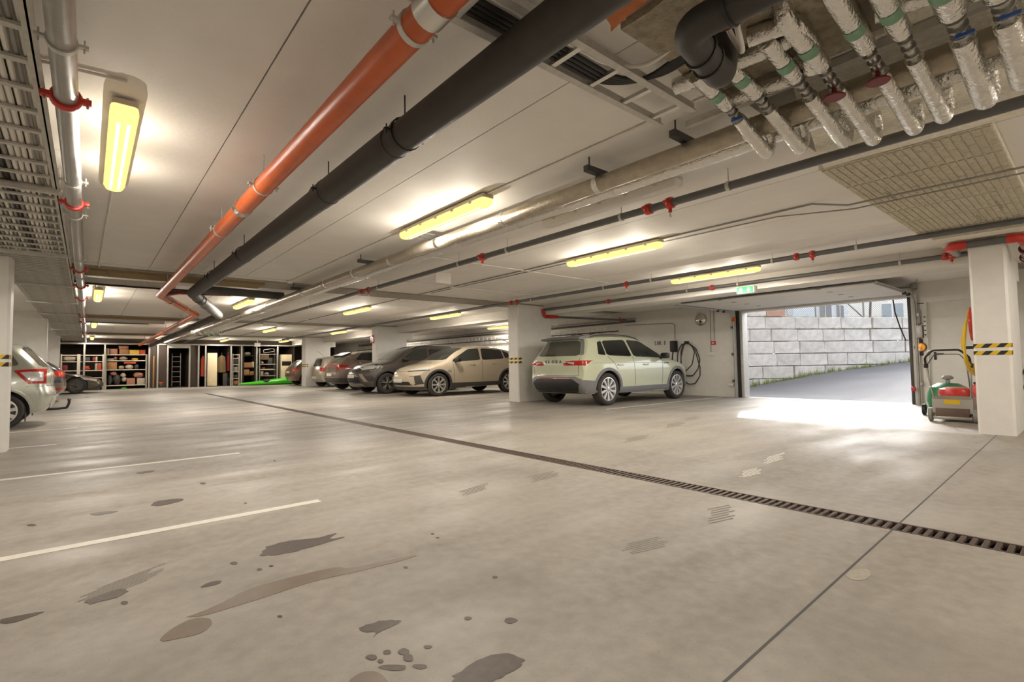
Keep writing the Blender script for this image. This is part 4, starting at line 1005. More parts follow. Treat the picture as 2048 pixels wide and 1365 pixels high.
c.both('patch', 'tail_light', 'rear', [(.52,.92), (.80,.94), (.80,.74), (.56,.76)], 'tail_red', off=.008)
c.patch('number_plate', 'rear', [(-.26,.40), (.26,.40), (.26,.51), (-.26,.51)], 'plate_white', off=.012)
c.sides('patch', 'side_window', [(.5,1.02), (1.3,1.0), (1.3,1.36), (.6,1.34)], 'glass_dark'); c.sides('patch', 'door_window', [(1.36,1.0), (2.3,.98), (1.8,1.35), (1.36,1.37)], 'glass_dark')
tube('antenna', [(.5, 0, 1.46), (.2, .05, 1.72)], .006, 'black_plastic', c.root, n=6); c.arches('paint_silver', .04, .004)
c.place(8.3, 24.55, 0)

# ---- brown car behind the far pillar
c = Car(dict(top=[(.55,1.36), (1.1,1.45), (1.8,1.46), (2.3,1.38), (2.9,1.02), (3.5,.94), (4.0,.82), (4.15,.72)], rear=[(.12,.24), (.0,.42), (.0,.66), (.06,.92), (.55,1.36)], front=[(4.1,.2), (4.2,.35), (4.24,.5), (4.15,.72)],
    hw=.86, sec=HS, plan=[(0,.90), (.3,.98), (3.4,1), (3.9,.94), (4.3,.80)], axles=(.72, 3.3), wr=.31, ww=.2), 'hatchback', 'brown hatchback parked tail-out by the green kayak', 'paint_brown')
c.patch('rear_window', 'rear', [(-.56,.98), (.56,.98), (.46,1.30), (-.46,1.30)], 'glass_clear', smooth_n=1)
c.both('patch', 'tail_light', 'rear', [(.50,.90), (.82,.92), (.82,.78), (.56,.78)], 'tail_bright_red', off=.008); c.patch('number_plate', 'rear', [(-.26,.66), (.26,.66), (.26,.76), (-.26,.76)], 'plate_white', off=.012)
c.place(8.15, 28.2, 0)

# ---- silver hatchback on the left, tail to the lane
M('paint_icegreen', (178,180,168), .24, .3, var=.02, coat=.8)
c = Car(dict(top=[(.42,1.42), (.9,1.49), (1.6,1.51), (2.1,1.45), (2.75,1.06), (3.3,.98), (3.75,.84), (3.82,.76)], rear=[(.14,.24), (.02,.36), (.0,.56), (.06,.72), (.03,.88), (.07,1.0), (.42,1.42)], front=[(3.72,.2), (3.82,.35), (3.85,.52), (3.8,.76)],
    hw=.86, sec=HS, plan=[(0,.86), (.2,.93), (.6,1), (3,1), (3.5,.95), (3.9,.80)], axles=(.66, 3.09), wr=.30, ww=.20, spokes=('alloy', 9, 'blade'), bow=(.16, .24)), 'hatchback', 'pale silver-green hatchback with tow bar parked tail-out behind the near pillar', 'paint_icegreen')
c.patch('rear_window', 'rear', [(-.58,1.03), (.58,1.03), (.46,1.38), (-.46,1.38)], 'glass_clear', smooth_n=1)
c.sides('patch', 'tail_light', [(.13,.995), (.36,.985), (.52,.97), (.42,.84), (.34,.745), (.13,.745)], 'tail_red', off=.010, grid=.03)
c.sides('patch', 'tail_light_lens', [(.17,.94), (.34,.945), (.44,.935), (.36,.84), (.30,.785), (.17,.785)], 'light_clear', off=.015, grid=.03)
c.sides('patch', 'rear_quarter_window', [(.45,1.06), (.80,1.02), (.84,1.36), (.62,1.36)], 'glass_clear', smooth_n=1); c.sides('patch', 'side_window', [(.92,1.02), (1.6,1.0), (1.58,1.38), (.95,1.37)], 'glass_dark')
c.sides('patch', 'bumper_step', [(.02,.55), (.36,.55), (.36,.575), (.02,.575)], 'paint_icegreen', off=.012)
c.line('bumper_gap', 'rear', [(-.80,.70), (.80,.70)], .004)
c.arches('paint_icegreen', .05, .004)
for sd in (-1, 1): box('mud_flap', (.36, sd*.73-.09, .12), (.37, sd*.73+.09, .36), 'black_plastic', c.root)
tube('tow_bar', [(.25, 0, .26), (-.02, 0, .26), (-.14, 0, .27), (-.17, 0, .36), (-.17, 0, .40)], .022, 'black_plastic', c.root, .04, 10)
bm = bmesh.new(); bmesh.ops.create_uvsphere(bm, u_segments=14, v_segments=8, radius=.03); o = mk('tow_ball', bm, 'alloy_dark', c.root, True); o.location = (-.17, 0, .42)
c.place(-.42, 12.5, math.pi)
# ---- dark blue car on the left, tail to the lane
M('paint_navy', (38,44,62), .2, var=.02, coat=.8)
c = Car(dict(top=[(.62,1.38), (1.2,1.45), (2.0,1.46), (2.6,1.38), (3.2,1.02), (3.8,.92), (4.2,.80), (4.3,.72)], rear=[(.14,.24), (.02,.36), (.0,.56), (.04,.72), (.04,.92), (.10,1.0), (.62,1.38)], front=[(4.2,.2), (4.33,.35), (4.36,.5), (4.3,.72)],
    hw=.88, sec=HS, plan=[(0,.86), (.3,.96), (3.5,1), (4.0,.94), (4.4,.80)], axles=(.78, 3.4), wr=.32), 'estate_car', 'dark blue car with bright red tail lights parked tail-out between two left pillars', 'paint_navy')
c.patch('rear_window', 'rear', [(-.56,1.02), (.56,1.02), (.46,1.34), (-.46,1.34)], 'glass_clear', smooth_n=1)
c.both('patch', 'tail_light', 'rear', [(.42,.94), (.86,.96), (.86,.78), (.46,.78)], 'tail_bright_red', off=.008); c.sides('patch', 'tail_light', [(.05,.95), (.40,.94), (.36,.79), (.05,.78)], 'tail_bright_red', off=.008)
c.patch('rear_bumper', 'rear', [(-.84,.30), (.84,.30), (.84,.60), (-.84,.60)], 'paint_mauve', off=.012); c.both('patch', 'reflector', 'rear', [(.50,.38), (.80,.38), (.80,.44), (.50,.44)], 'tail_red', off=.018)
c.place(-.50, 21.3, math.pi)
# ---- black coupe, nose to the lane
M('paint_black', (84,74,60), .16, var=.03, coat=1.0)
c = Car(dict(top=[(.6,1.0), (1.3,1.22), (1.9,1.25), (2.5,1.12), (3.0,.88), (3.6,.80), (4.0,.68), (4.25,.56)], rear=[(.14,.22), (.02,.36), (.0,.56), (.1,.86), (.6,1.0)], front=[(4.25,.16), (4.40,.28), (4.42,.42), (4.25,.56)],
    hw=.92, sec=[(.12,.94), (.4,1), (.6,.99), (.8,.94), (1.25,.66)], plan=[(0,.88), (.5,1), (3.3,1), (3.8,.95), (4.42,.72)], axles=(.95, 3.50), wr=.33, ww=.25, rim=.76, spokes=('alloy_dark', 5, 'spoke'), bow=(.12, .4)), 'sports_coupe', 'glossy black sports coupe parked nose-out by the storage shelves', 'paint_black')
c.sides('patch', 'side_window', [(1.3,.90), (2.7,.86), (2.1,1.16), (1.5,1.16)], 'glass_dark', smooth_n=1); c.patch('windshield', 'front', [(-.66,.90), (.66,.90), (.5,1.2), (-.5,1.2)], 'glass_dark')
c.both('patch', 'headlight', 'front', [(.42,.60), (.80,.68), (.80,.58), (.46,.52)], 'light_clear'); c.sides('patch', 'headlight', [(3.85,.64), (4.18,.56), (4.15,.48), (3.95,.54)], 'light_clear', off=.006)
c.patch('grille', 'front', [(-.5,.2), (.5,.2), (.45,.34), (-.45,.34)], 'black_plastic'); c.mirror(2.7, .88, 'paint_black')
c.place(-3.85, 28.6, 0)
# ================================================================== drive-in door, wall fittings, tools
WX = X1-.006
def wallbox(name, u0, v0, u1, v1, d, mat, label, cat, bev=.004, x=None, group=None):
    x = x or X1; a, b = on(u0, v0, 0, x), on(u1, v1, 0, x); y0, y1 = min(a.y, b.y), max(a.y, b.y); z0, z1 = min(a.z, b.z), max(a.z, b.z)
    bm = bmesh.new(); bx(bm, -d, -(y1-y0)/2, 0, 0, (y1-y0)/2, z1-z0, bev); o = mk(name, bm, mat, None, True, (x, (y0+y1)/2, z0))
    return tag(o, label, cat, group) if label else o
def wallpath(pts, x): return [on(u, v, 0, x) for u, v in pts]
# sectional door, open: panels lie under the ceiling
g = empty('sectional_door', (0,0,0), 'open white sectional garage door with panels lying under the ceiling', 'garage door')
pw = .62
for k in range(4):
    box('panel', (12.86-pw*(k+1)+.004, OY0-.05, 2.262), (12.86-pw*k-.004, OY1+.05, 2.302), 'paint_white', g, .004)
    for y in (3.4, 5.3): box('hinge', (12.86-pw*(k+1)-.03, y-.04, 2.254), (12.86-pw*(k+1)+.03, y+.04, 2.262), 'galv', g)
box('end_bar', (12.86-pw*4-.05, OY0-.05, 2.275), (12.86-pw*4, OY1+.05, 2.30), 'sprinkler_grey', g)
for y in (OY0-.09, OY1+.09):
    s_ = 1 if y > 4 else -1
    tube('track', [(12.90, y, .02), (12.90, y, 2.06), (12.72, y, 2.235), (10.2, y, 2.235)], .02, 'galv', g, .2, 8)
    box('jamb_rail', (12.92, y-.035, 0), (12.998, y+.035, 2.35), 'galv_dull', g)
    box('cable_drum', (12.80, y-.05, 2.37), (12.98, y+.05, 2.475), 'galv', g, .02)
    for z in (.4, 1.1, 1.8): box('track_bracket', (12.86, y+s_*.03, z), (12.99, y+s_*.07, z+.06), 'galv', g)
    for x in (12.4, 12.1): box('roller_block', (x-.03, y-.03, 2.19), (x+.03, y+.03, 2.25), 'black_plastic', g, .008)
box('shaft', (12.88, OY0-.1, 2.40), (12.91, OY1+.1, 2.43), 'galv', g)
box('jamb_profile', (12.99, OY1-.10, 0), (13.28, OY1+.004, OZ), 'galv_dull', g, .004); box('seal', (12.96, OY1-.03, 0), (12.99, OY1+.05, OZ+.03), 'black_plastic', g)
box('jamb_profile', (12.99, OY0-.004, 0), (13.28, OY0+.05, OZ), 'dark_grey', g, .004); box('safety_sensor', (12.9, OY1+.16, .30), (12.98, OY1+.30, .36), 'white_plastic', g, .01); box('safety_sensor', (12.86, OY0-.04, .28), (12.93, OY0+.03, .36), 'red_iron', g, .008)
box('orange_tab', (12.86, OY1+.02, 1.98), (12.92, OY1+.12, 2.1), 'pipe_orange', g, .01)
tag(tube('coiled_cable', wallpath([(1786, 600), (1790, 625), (1800, 655), (1812, 682)], 12.8), .012, 'cable_black', None, .1, 8), 'dark coiled cord hanging across the open doorway', 'cable')
thr = tag(box('door_threshold', (13.0, OY0+.06, 0), (13.28, OY1-.11, .004), 'galv_dull'), 'flat metal threshold strip in the open doorway', 'threshold')
# white door
d = box('door_1', (X1+.06, DOY0+.04, .01), (X1+.11, DOY1-.04, DOZ-.04), 'paint_white'); tag(d, kind='structure')
fr = bmesh.new()
for b in ((-.02, DOY0-.06, 0, .12, DOY0+.04, DOZ+.06), (-.02, DOY1-.04, 0, .12, DOY1+.06, DOZ+.06), (-.02, DOY0+.04, DOZ-.04, .12, DOY1-.04, DOZ+.06)): bx(fr, *b)
f = mk('trim_6', fr, 'paint_white', None, False, (X1, 0, 0)); tag(f, kind='structure')
bm = bmesh.new(); bx(bm, -.03, -.02, -.10, 0, .02, .06, .008); mk('handle_plate', bm, 'black_plastic', d, True).location = (-.025, .28, 1.0)
bm = bmesh.new(); sweep(bm, [(0,0,0), (-.05,0,0), (-.05,-.14,0)], .011, 8); mk('door_handle', bm, 'dark_grey', d, True).location = (-.03, .28, 1.02)
bm = bmesh.new(); bx(bm, 12.995-13.0, -.4, 0, 0, .4, .01)
bm.free()
# control units on the strip between opening and white door
wallbox('control_box', 1833, 622, 1843, 648, .10, 'grey_plastic', 'grey door-operator box beside the white door', 'control box')
wallbox('motor_unit', 1834, 652, 1848, 676, .12, 'galv', 'silver motor unit under the door-operator box', 'motor')
e = wallbox('push_button_panel', 1849, 641, 1856, 676, .09, 'white_plastic', 'narrow white push-button panel beside the motor unit', 'control panel')
for k in range(5):
    bm = bmesh.new(); lathe(bm, [(.0, -.10), (.014, -.10), (.014, -.085)], 'X', 10, cap=False); o = mk('button', bm, ('black_plastic','red_dark','black_plastic','black_plastic','black_plastic')[k], e, True); o.location = (0, 0, .42-.09*k)
g = empty('signal_lamp', on(1842, 695, 0, X1), 'round orange signal lamp with black housing beside the white door', 'lamp')
bm = bmesh.new(); lathe(bm, [(0.001, -.09), (.075, -.085), (.085, -.06), (.085, 0)], 'X', 24); mk('lens', bm, 'orange_lens', g, True)
bm = bmesh.new(); lathe(bm, [(.086, -.06), (.10, -.06), (.10, 0), (.086, 0)], 'X', 24); bx(bm, -.05, -.04, .08, 0, .04, .17, .01); bx(bm, -.05, -.04, -.17, 0, .04, -.08, .01); mk('housing', bm, 'black_plastic', g, True)
tag(tube('cable', wallpath([(1834, 706), (1833, 740), (1836, 782), (1840, 786), (1843, 780), (1842, 706)], X1-.02), .006, 'cable_white', None, .05, 6), 'thin white cable loop below the orange signal lamp', 'cable')
tag(tube('hook', [on(1834, 612, 0, X1-.05), on(1834, 607, 0, X1-.05), on(1845, 607, 0, X1-.05), on(1848, 607, 0, X1)], .009, 'black_plastic', None, .02, 6), 'small black hook high beside the white door', 'hook')
tag(tube('conduit', [on(1831, 565, 0, 12.3), on(1836, 553, 0, 12.3), on(1850, 551, 0, 12.3), on(1944, 543, 0, 12.3)], .012, 'galv_dull', None, .05, 8), 'grey conduit over the white door', 'conduit')
# exit sign
a, b = on(1474, 588, 0, 9.06), on(1508, 572, 0, 9.06); cy_, cz_ = (a.y+b.y)/2, (a.z+b.z)/2; w, h = abs(a.y-b.y), .13
g = empty('exit_sign', (9.06, cy_, cz_-h/2), 'green emergency exit sign with running man and arrow on the long beam', 'sign')
bm = bmesh.new(); bx(bm, -.02, -w/2, 0, .13, w/2, h, .004); mk('case', bm, 'white_plastic', g, True)
bm = bmesh.new(); bx(bm, -.023, -w/2+.008, .008, -.019, w/2-.008, h-.008); mk('face', bm, 'exit_green', g)
bm = bmesh.new()
for poly in ([(-.02,.10), (-.05,.10), (-.05,.065), (-.07,.065), (-.035,.02), (0,.065), (-.02,.065)],): prism(bm, [(y-.03, z) for y, z in poly], 'X', -.0245, -.0225)
mk('arrow', bm, 'sign_white', g)
bm = bmesh.new(); lathe(bm, [(.001, -.0245), (.011, -.0245), (.011, -.0225)], 'X', 10, (0, .075, .10))
for poly in ([(.09,.085), (.06,.088), (.058,.055), (.078,.052)], [(.078,.055), (.066,.055), (.085,.02), (.10,.022)], [(.066,.058), (.055,.055), (.05,.02), (.06,.02)], [(.06,.085), (.06,.075), (.035,.065), (.035,.075)], [(.09,.085), (.09,.072), (.11,.062), (.112,.072)]): prism(bm, poly, 'X', -.0245, -.0225)
mk('running_man', bm, 'sign_white', g)
# charger wall
t = letters('wall_lettering', 'S.NR. 8', .165, .001, .02, 'black_plastic', on(1320, 687, 0, X1-.003), (math.radians(90), 0, math.radians(-90)), None, .62, .022); tag(t, 'black stencilled bay number S.NR. 8 on the charger wall', 'lettering')
g = empty('wall_charger', on(1350, 693, 0, X1), 'black wall charger with a thin grey conduit above it', 'charger')
bm = bmesh.new(); bx(bm, -.13, -.10, -.16, 0, .10, .16, .03); mk('case', bm, 'black_plastic', g, True)
tube('plug_cable', [(-.08, .02, -.16), (-.10, .03, -.30), (-.08, .05, -.42), (-.06, .03, -.62)], .02, 'black_plastic', g, .05, 8)
tag(tube('conduit', wallpath([(1250, 651), (1345, 647), (1349, 650), (1350, 680)], X1-.02), .012, 'cable_grey', None, .05, 8), 'thin grey conduit leading along the wall to the charger', 'conduit')
for k, (pts, lab) in enumerate((([(1374,686), (1362,690), (1356,705), (1355,725), (1362,745), (1372,742), (1384,730), (1389,705), (1384,692), (1375,686)], 'innermost'), ([(1374,686), (1366,688), (1362,705), (1362,735), (1372,752), (1386,752), (1396,738), (1400,720), (1392,698), (1376,686)], 'middle'), ([(1375,685), (1368,689), (1362,715), (1364,755), (1376,769), (1390,768), (1400,752), (1400,735), (1390,700), (1375,685)], 'outermost'))):
    tag(tube('charging_cable', wallpath(pts, 12.93-.02*k), .014, 'cable_black', None, .12, 8), lab+' loop of black charging cable hung on the wall hook', 'cable', 'loops of the charging cable')
wallbox('cable_hook', 1372, 683, 1378, 688, .1, 'black_plastic', 'small black hook carrying the charging cable loops', 'hook')
g = empty('wall_mirror', on(1403, 640, 0, X1), 'round convex traffic mirror high on the charger wall', 'mirror')
bm = bmesh.new(); lathe(bm, [(.001, -.11), (.08, -.10), (.13, -.08), (.155, -.055)], 'X', 28); mk('glass', bm, 'chrome', g, True)
bm = bmesh.new(); lathe(bm, [(.152, -.06), (.165, -.06), (.165, -.03), (.05, -.01), (.05, 0)], 'X', 28); mk('rim', bm, 'galv', g, True)
for u, l in ((1421, 705), (1428, 680)): tag(tube('conduit', wallpath([(u-1, 617), (u+1, l)], X1-.015), .010, 'cable_grey', None, 0, 8), 'thin grey conduit down to the %s' % ('white socket box' if l > 700 else 'red alarm button'), 'conduit')
e = wallbox('fire_alarm_button', 1424, 683, 1432, 690, .06, 'red_iron', 'red manual fire alarm button on the charger wall', 'alarm'); bm = bmesh.new(); bx(bm, -.062, -.03, .03, -.058, .03, .07); mk('glass_plate', bm, 'white_plastic', e)
wallbox('socket_box', 1418, 705, 1430, 712, .05, 'white_plastic', 'white double socket box low on the charger wall', 'socket')
# cable ladder on the charger wall with pipes
g = empty('cable_ladder', (0,0,0), 'galvanised cable ladder bracketed along the charger wall above the cars', 'cable tray')
LY0, LY1 = 9.9, 30.0
for y in [LY0+.3+1.6*k for k in range(13)]: box('wall_bracket', (12.80, y, 1.915), (13.0, y+.03, 1.93), 'galv_dull', g)
for z in (1.93, 2.10): box('side_rail', (12.80, LY0, z), (12.82, LY1, z+.03), 'galv_dull', g)
bm = bmesh.new(); bx(bm, -.008, -.012, 0, .008, .012, .17); r0 = mk('rung', bm, 'galv_dull', g); r0.location = (12.81, LY0+.1, 1.945); y = LY0+.1
while y < LY1-.4: y += .27; inst(r0, g, (12.81, y, 1.945))
for k, (z, r) in enumerate(((2.22, .03), (2.30, .022))): tag(tube('wall_pipe', [(12.86, 9.3, z), (12.86, 30, z)], r, 'dark_grey' if k == 0 else 'galv', None, 0, 10), ('dark pipe above the cable ladder on the charger wall', 'thin steel pipe highest on the charger wall')[k], 'pipe')
tag(tube('cable', [(12.78, 9.9, 1.95), (12.77, 30, 1.95)], .018, 'cable_black', None, 0, 8), 'black cable bundle along the bottom of the wall ladder', 'cable')
for k, y in enumerate((11.2, 15.3)):
    tag(tube('cable', [(12.77, y-.55, 1.96), (12.74, y-.15, 1.90), (12.74, y, 1.80), (12.74, y+.15, 1.90), (12.77, y+.6, 1.97)], .014, 'cable_black', None, .1, 8), ('sagging black cable drop above the pale green car', 'sagging black cable drop above the beige crossover')[k], 'cable')
# red sign on the third pillar
p = on(743, 679, 0, 8.30); bm = bmesh.new(); bx(bm, -.01, -.15, -.15, 0, .15, .15, .003); e = mk('fire_sign', bm, 'red_iron', None, True, (8.335, p.y, p.z)); tag(e, 'small red fire equipment sign on the pillar behind the dark grey car', 'sign')
bm = bmesh.new(); bx(bm, -.0125, -.09, -.10, -.0095, -.03, .09); bx(bm, -.0125, -.03, .05, -.0095, .08, .09); mk('symbol', bm, 'sign_white', e)
# small fittings right of the hose pillar
wallbox('socket', 2042, 812, 2052, 828, .06, 'black_plastic', 'small black outlet low on the wall behind the hose pillar', 'socket'); tag(tube('cable', wallpath([(2050,738), (2043,752), (2042,765), (2048,778), (2056,780)], X1-.03), .016, 'cable_black', None, .1, 8), 'black cable loop on the wall behind the hose pillar', 'cable')
# ---- hoses on the pillar
HP = 1.15
def hose(name, pts, r, mat, label, dy=0): return tag(tube(name, [on(u, v, 1, HP+dy) for u, v in pts], r, mat, None, .06, 8), label, 'hose', 'garden hoses on the pillar')
for k in range(4):
    hose('garden_hose', [(1937+k, 622+3*k), (1932-k, 650), (1929-2*k, 690), (1930+2*k, 722), (1938+3*k, 742-4*k), (1952, 752-5*k), (1962, 748)], .013, 'yellow', ('longest', 'second', 'third', 'shortest')[k]+' yellow garden hose loop hanging on the pillar', .028*k+.03)
for k in range(2): hose('garden_hose', [(1941+3*k, 616), (1938+2*k, 640), (1941+2*k, 665), (1945+3*k, 682), (1948+2*k, 668), (1945+2*k, 640), (1943+3*k, 618)], .014, 'red_iron', ('red hose loop hung in front of the yellow hose', 'second red hose loop twisted beside the first')[k], -.01-.03*k)
p = on(1948, 694, 1, 1.12); tag(box('hose_hook', (p.x-.02, 1.06, p.z-.03), (p.x+.02, 1.2, p.z+.01), 'black_plastic'), 'black hook on the pillar holding the hoses', 'hook')
# ---- lawn mowers
M('mower_silver', (176,172,164), .35, .6, var=.06); M('mower_red', (206,52,44), .35, var=.05, coat=.4); M('mower_green', (40,128,78), .4, var=.05, coat=.3); M('mower_brown', (104,84,74), .6, var=.1)
g = empty('lawn_mower', (9.75, 1.49, 0), 'silver lawn mower with red engine and grey handle standing beside the pillar', 'lawn mower')
bm = bmesh.new(); prism(bm, [(0,.13), (0,.33), (.06,.38), (.62,.34), (.74,.24), (.74,.10), (.06,.10)], 'Y', -.23, .23); mk('deck', bm, 'mower_silver', g)
box('rear_flap', (-.02, -.19, .06), (0.0, .19, .20), 'mower_brown', g, .004); box('rear_bar', (-.03, -.22, .035), (.01, .22, .08), 'mower_silver', g, .006)
bm = bmesh.new(); lathe(bm, [(.20,.36), (.21,.42), (.19,.47), (.12,.50), (.001,.50)], 'Z', 24, (.34, 0, 0)); mk('engine', bm, 'mower_red', g, True)
box('yellow_label', (-.008, -.09, .26), (-.003, .09, .33), 'yellow', g)
for x in (.04, .66):
    for s_ in (-1, 1):
        bm = bmesh.new(); lathe(bm, [(.03,-.022), (.08,-.026), (.10,-.02), (.10,.02), (.08,.026), (.03,.022)], 'Y', 22); w_ = mk('wheel', bm, 'grey_plastic', g, True); w_.location = (x, s_*.255, .10)
        bm = bmesh.new(); lathe(bm, [(.001, -.03), (.035, -.028), (.035, .028), (.001, .03)], 'Y', 14); mk('wheel_cap', bm, 'yellow', w_, True)
for s_ in (-1, 1): tube('lower_handle', [(.06, s_*.21, .34), (-.08, s_*.235, .62), (-.16, s_*.25, .84)], .013, 'steel_bright', g, .1, 8)
tube('upper_handle', [(-.16, -.25, .82), (-.22, -.25, .95), (-.26, -.15, 1.06), (-.26, .15, 1.06), (-.22, .25, .95), (-.16, .25, .82)], .014, 'black_plastic', g, .08, 10)
tube('brake_bar', [(-.15, -.24, .84), (-.20, -.14, 1.00), (-.20, .14, 1.00), (-.15, .24, .84)], .006, 'dark_grey', g, .06, 6)
for s_ in (-1, 1): box('handle_knob', (-.18, s_*.25-.025, .80), (-.12, s_*.25+.025, .86), 'black_plastic', g, .01)
g = empty('lawn_mower', (11.0, 1.72, 0), 'older green lawn mower with chrome handle standing behind the silver one', 'lawn mower')
bm = bmesh.new(); lathe(bm, [(.27,.10), (.29,.22), (.27,.36), (.24,.46), (.14,.52), (.001,.53)], 'Z', 26, (0,0,0), False); mk('cover', bm, 'mower_green', g, True)
bm = bmesh.new(); lathe(bm, [(.03,.52), (.03,.58), (.07,.59), (.08,.62), (.05,.65), (.001,.655)], 'Z', 18); mk('fuel_cap', bm, 'grey_plastic', g, True)
for x in (-.25, .25):
    for s_ in (-1, 1): bm = bmesh.new(); lathe(bm, [(.03,-.02), (.09,-.02), (.09,.02), (.03,.02)], 'Y', 18); mk('wheel', bm, 'black_plastic', g, True).location = (x, s_*.28, .09)
tube('handle', [(.2, -.26, .3), (-.1, -.25, 1.0), (-.12, -.20, 1.08), (-.12, .20, 1.08), (-.1, .25, 1.0), (.2, .26, .3)], .011, 'steel_bright', g, .06, 8)
g = empty('fuel_can', (10.75, 1.26, 0), 'red plastic petrol can beside the lawn mowers', 'petrol can')
bm = bmesh.new(); bx(bm, -.12, -.13, 0, .12, .13, .52, .04); bmesh.ops.translate(bm, verts=bm.verts[:], vec=(0,0,0)); mk('body', bm, 'mower_red', g, True); tube('spout', [(0, -.06, .52), (0, -.10, .60)], .025, 'black_plastic', g, n=10); box('grip', (-.02, 0, .52), (.02, .11, .56), 'black_plastic', g, .01)
# ================================================================== storage cages at the far end
SY = 31.0
M('cage_brown', (58,44,32), .7, var=.12); M('shelf_white', (196,186,166), .5, var=.04); M('carton', (158,112,68), .7, var=.08); M('carton_pink', (152,104,84), .7, var=.1); M('cream', (212,196,160), .6, var=.05)
M('bag_dark', (58,54,50), .6, var=.1, scale=12); M('bag_white', (164,150,130), .55, var=.1, scale=12); M('orange_red', (182,70,36), .6, var=.08); M('coat_brown', (96,78,48), .85, var=.12); M('kayak_green', (70,190,34), .3, var=.03, coat=.4); M('yellow_box', (214,176,66), .6, var=.12, scale=30); M('steel_grey', (150,146,138), .5, .3)
def pxs(u0, v0, u1, v1, y):
    a, b = on(u0, v0, 1, y), on(u1, v1, 1, y); return min(a.x, b.x), max(a.x, b.x), min(a.z, b.z), max(a.z, b.z)
g = empty('storage_cage', (0, SY, 0), 'long steel framed storage cage with brown panels across the end of the garage', 'storage cage')
XA = [on(u, 740, 1, SY).x for u in (100, 168, 209, 298, 315, 335, 379, 397, 411, 462, 483, 513, 555)]
for k, x in enumerate(XA): box('post', (x-.035, -.03, 0), (x+.035, .03, 2.22), 'steel_grey', g)
box('top_rail', (-5.8, -.03, 2.20), (9.4, .03, 2.27), 'steel_grey', g); box('base_rail', (-5.8, -.02, 0), (XA[5], .02, .04), 'steel_grey', g)
for x in [XA[2], XA[3]+.15, XA[5]+.05, XA[6]+.05, XA[8]+.05, XA[9], XA[10]-.0, XA[11]+.05, 9.35]: box('partition', (x-.015, .08, 0), (x+.015, 3.5, 2.45), 'cage_brown', g)
for a, b in ((XA[6]+.05, XA[7]-.03), (XA[3]+.05, XA[4]-.05), (XA[4]+.05, XA[5]-.05)): box('panel', (a, .10, 0), (b, .12, 2.2), 'cage_brown', g)
box('back_panel', (-5.8, 3.4, 0), (13, 3.5, 2.45), 'cage_brown', g); box('upper_panel', (-5.8, .0, 2.28), (9.3, .03, 2.48), 'cage_brown', g)
box('doorway_frame', (XA[5]+.04, -.02, 2.05), (XA[6]-.04, .02, 2.2), 'steel_grey', g)
def shelf(u0, u1, vs, vt, vb, y, mat, label, depth=.45, mid=None, t=.04):
    x0, x1, _, _ = pxs(u0, 740, u1, 740, y); g = empty('shelving_unit', ((x0+x1)/2, y, 0), label, 'shelf'); h = (x1-x0)/2; zt = on(u0, vt, 1, y).z
    for sx in (-1, 1):
        for yy in (0, depth): box('upright', (sx*h-.025, yy-.02, 0), (sx*h+.025, yy+.02, zt), mat, g)
    if mid: xm = on(mid, 740, 1, y).x-(x0+x1)/2; box('upright', (xm-.06, -.02, .2), (xm+.06, .02, zt), mat, g)
    for v in vs: z = on((u0+u1)/2, v, 1, y).z; box('shelf_board', (-h, -.01, z-t/2), (h, depth, z+t/2), mat, g)
    return g
shelf(122, 206, (711, 724, 742, 757), 709, 780, SY+.25, 'shelf_white', 'white steel shelving behind the black coupe', mid=157)
shelf(212, 293, (710, 722, 740, 771), 709, 780, SY+.25, 'shelf_white', 'white steel shelving stacked with boxes and bags')
shelf(465.5, 478, (710, 717, 730, 744, 758), 708, 771, SY+.3, 'shelf_white', 'narrow white shelving next to the hanging jackets')
shelf(487, 509, (712, 736, 751), 695, 771, SY+.3, 'cage_brown', 'dark shelving holding brown cartons')
shelf(519, 553, (709, 729, 740, 752), 697, 771, SY+.3, 'steel_grey', 'grey shelving with tools behind the kayak')
def item(name, u0, v0, u1, v1, mat, label, cat, y=SY+.3, d=.36, bev=.02, round_=False, group='things stored in the cages'):
    x0, x1, z0, z1 = pxs(u0, v0, u1, v1, y); bm = bmesh.new(); w, h = (x1-x0)/2, z1-z0
    if round_:
        bmesh.ops.create_icosphere(bm, subdivisions=3, radius=1); rn = random.Random(int(u0*7+v0))
        ph = [rn.uniform(0, 6) for _ in range(4)]
        for v in bm.verts:
            c_ = v.co.copy(); n_ = 1+.10*math.sin(4*c_.x+ph[0])*math.sin(5*c_.z+ph[1])+.07*math.sin(9*c_.y+ph[2]); v.co = Vector((c_.x*w*n_, c_.y*d/2*n_, h/2+max(c_.z*h/2*n_, -h/2)))
        mk_ = mk(name, bm, mat, None, True, ((x0+x1)/2, y+d/2, z0), 80)
    else: bx(bm, -w, -d/2, 0, w, d/2, h, min(bev, w*.3, h*.3)); mk_ = mk(name, bm, mat, None, True, ((x0+x1)/2, y+d/2, z0))
    return tag(mk_, label, cat, group)
item('carton', 219, 698, 235, 709.5, 'carton_pink', 'pink printed carton on top of the stacked shelving', 'box'); item('carton', 239, 699, 258, 709.5, 'carton', 'plain brown carton on top of the stacked shelving', 'box')
item('carton', 238, 692, 257, 698.6, 'carton_pink', 'flat brown case lying above the plain carton', 'box'); item('carton', 259, 700, 278.5, 709.5, 'yellow_box', 'yellow and white carton on top of the stacked shelving', 'box'); item('carton', 279.5, 700, 291, 709.5, 'orange_red', 'small red checked carton on top of the stacked shelving', 'box')
item('folder_box', 212.5, 697, 218, 709.5, 'cream', 'pale upright folder at the end of the top shelf', 'box')
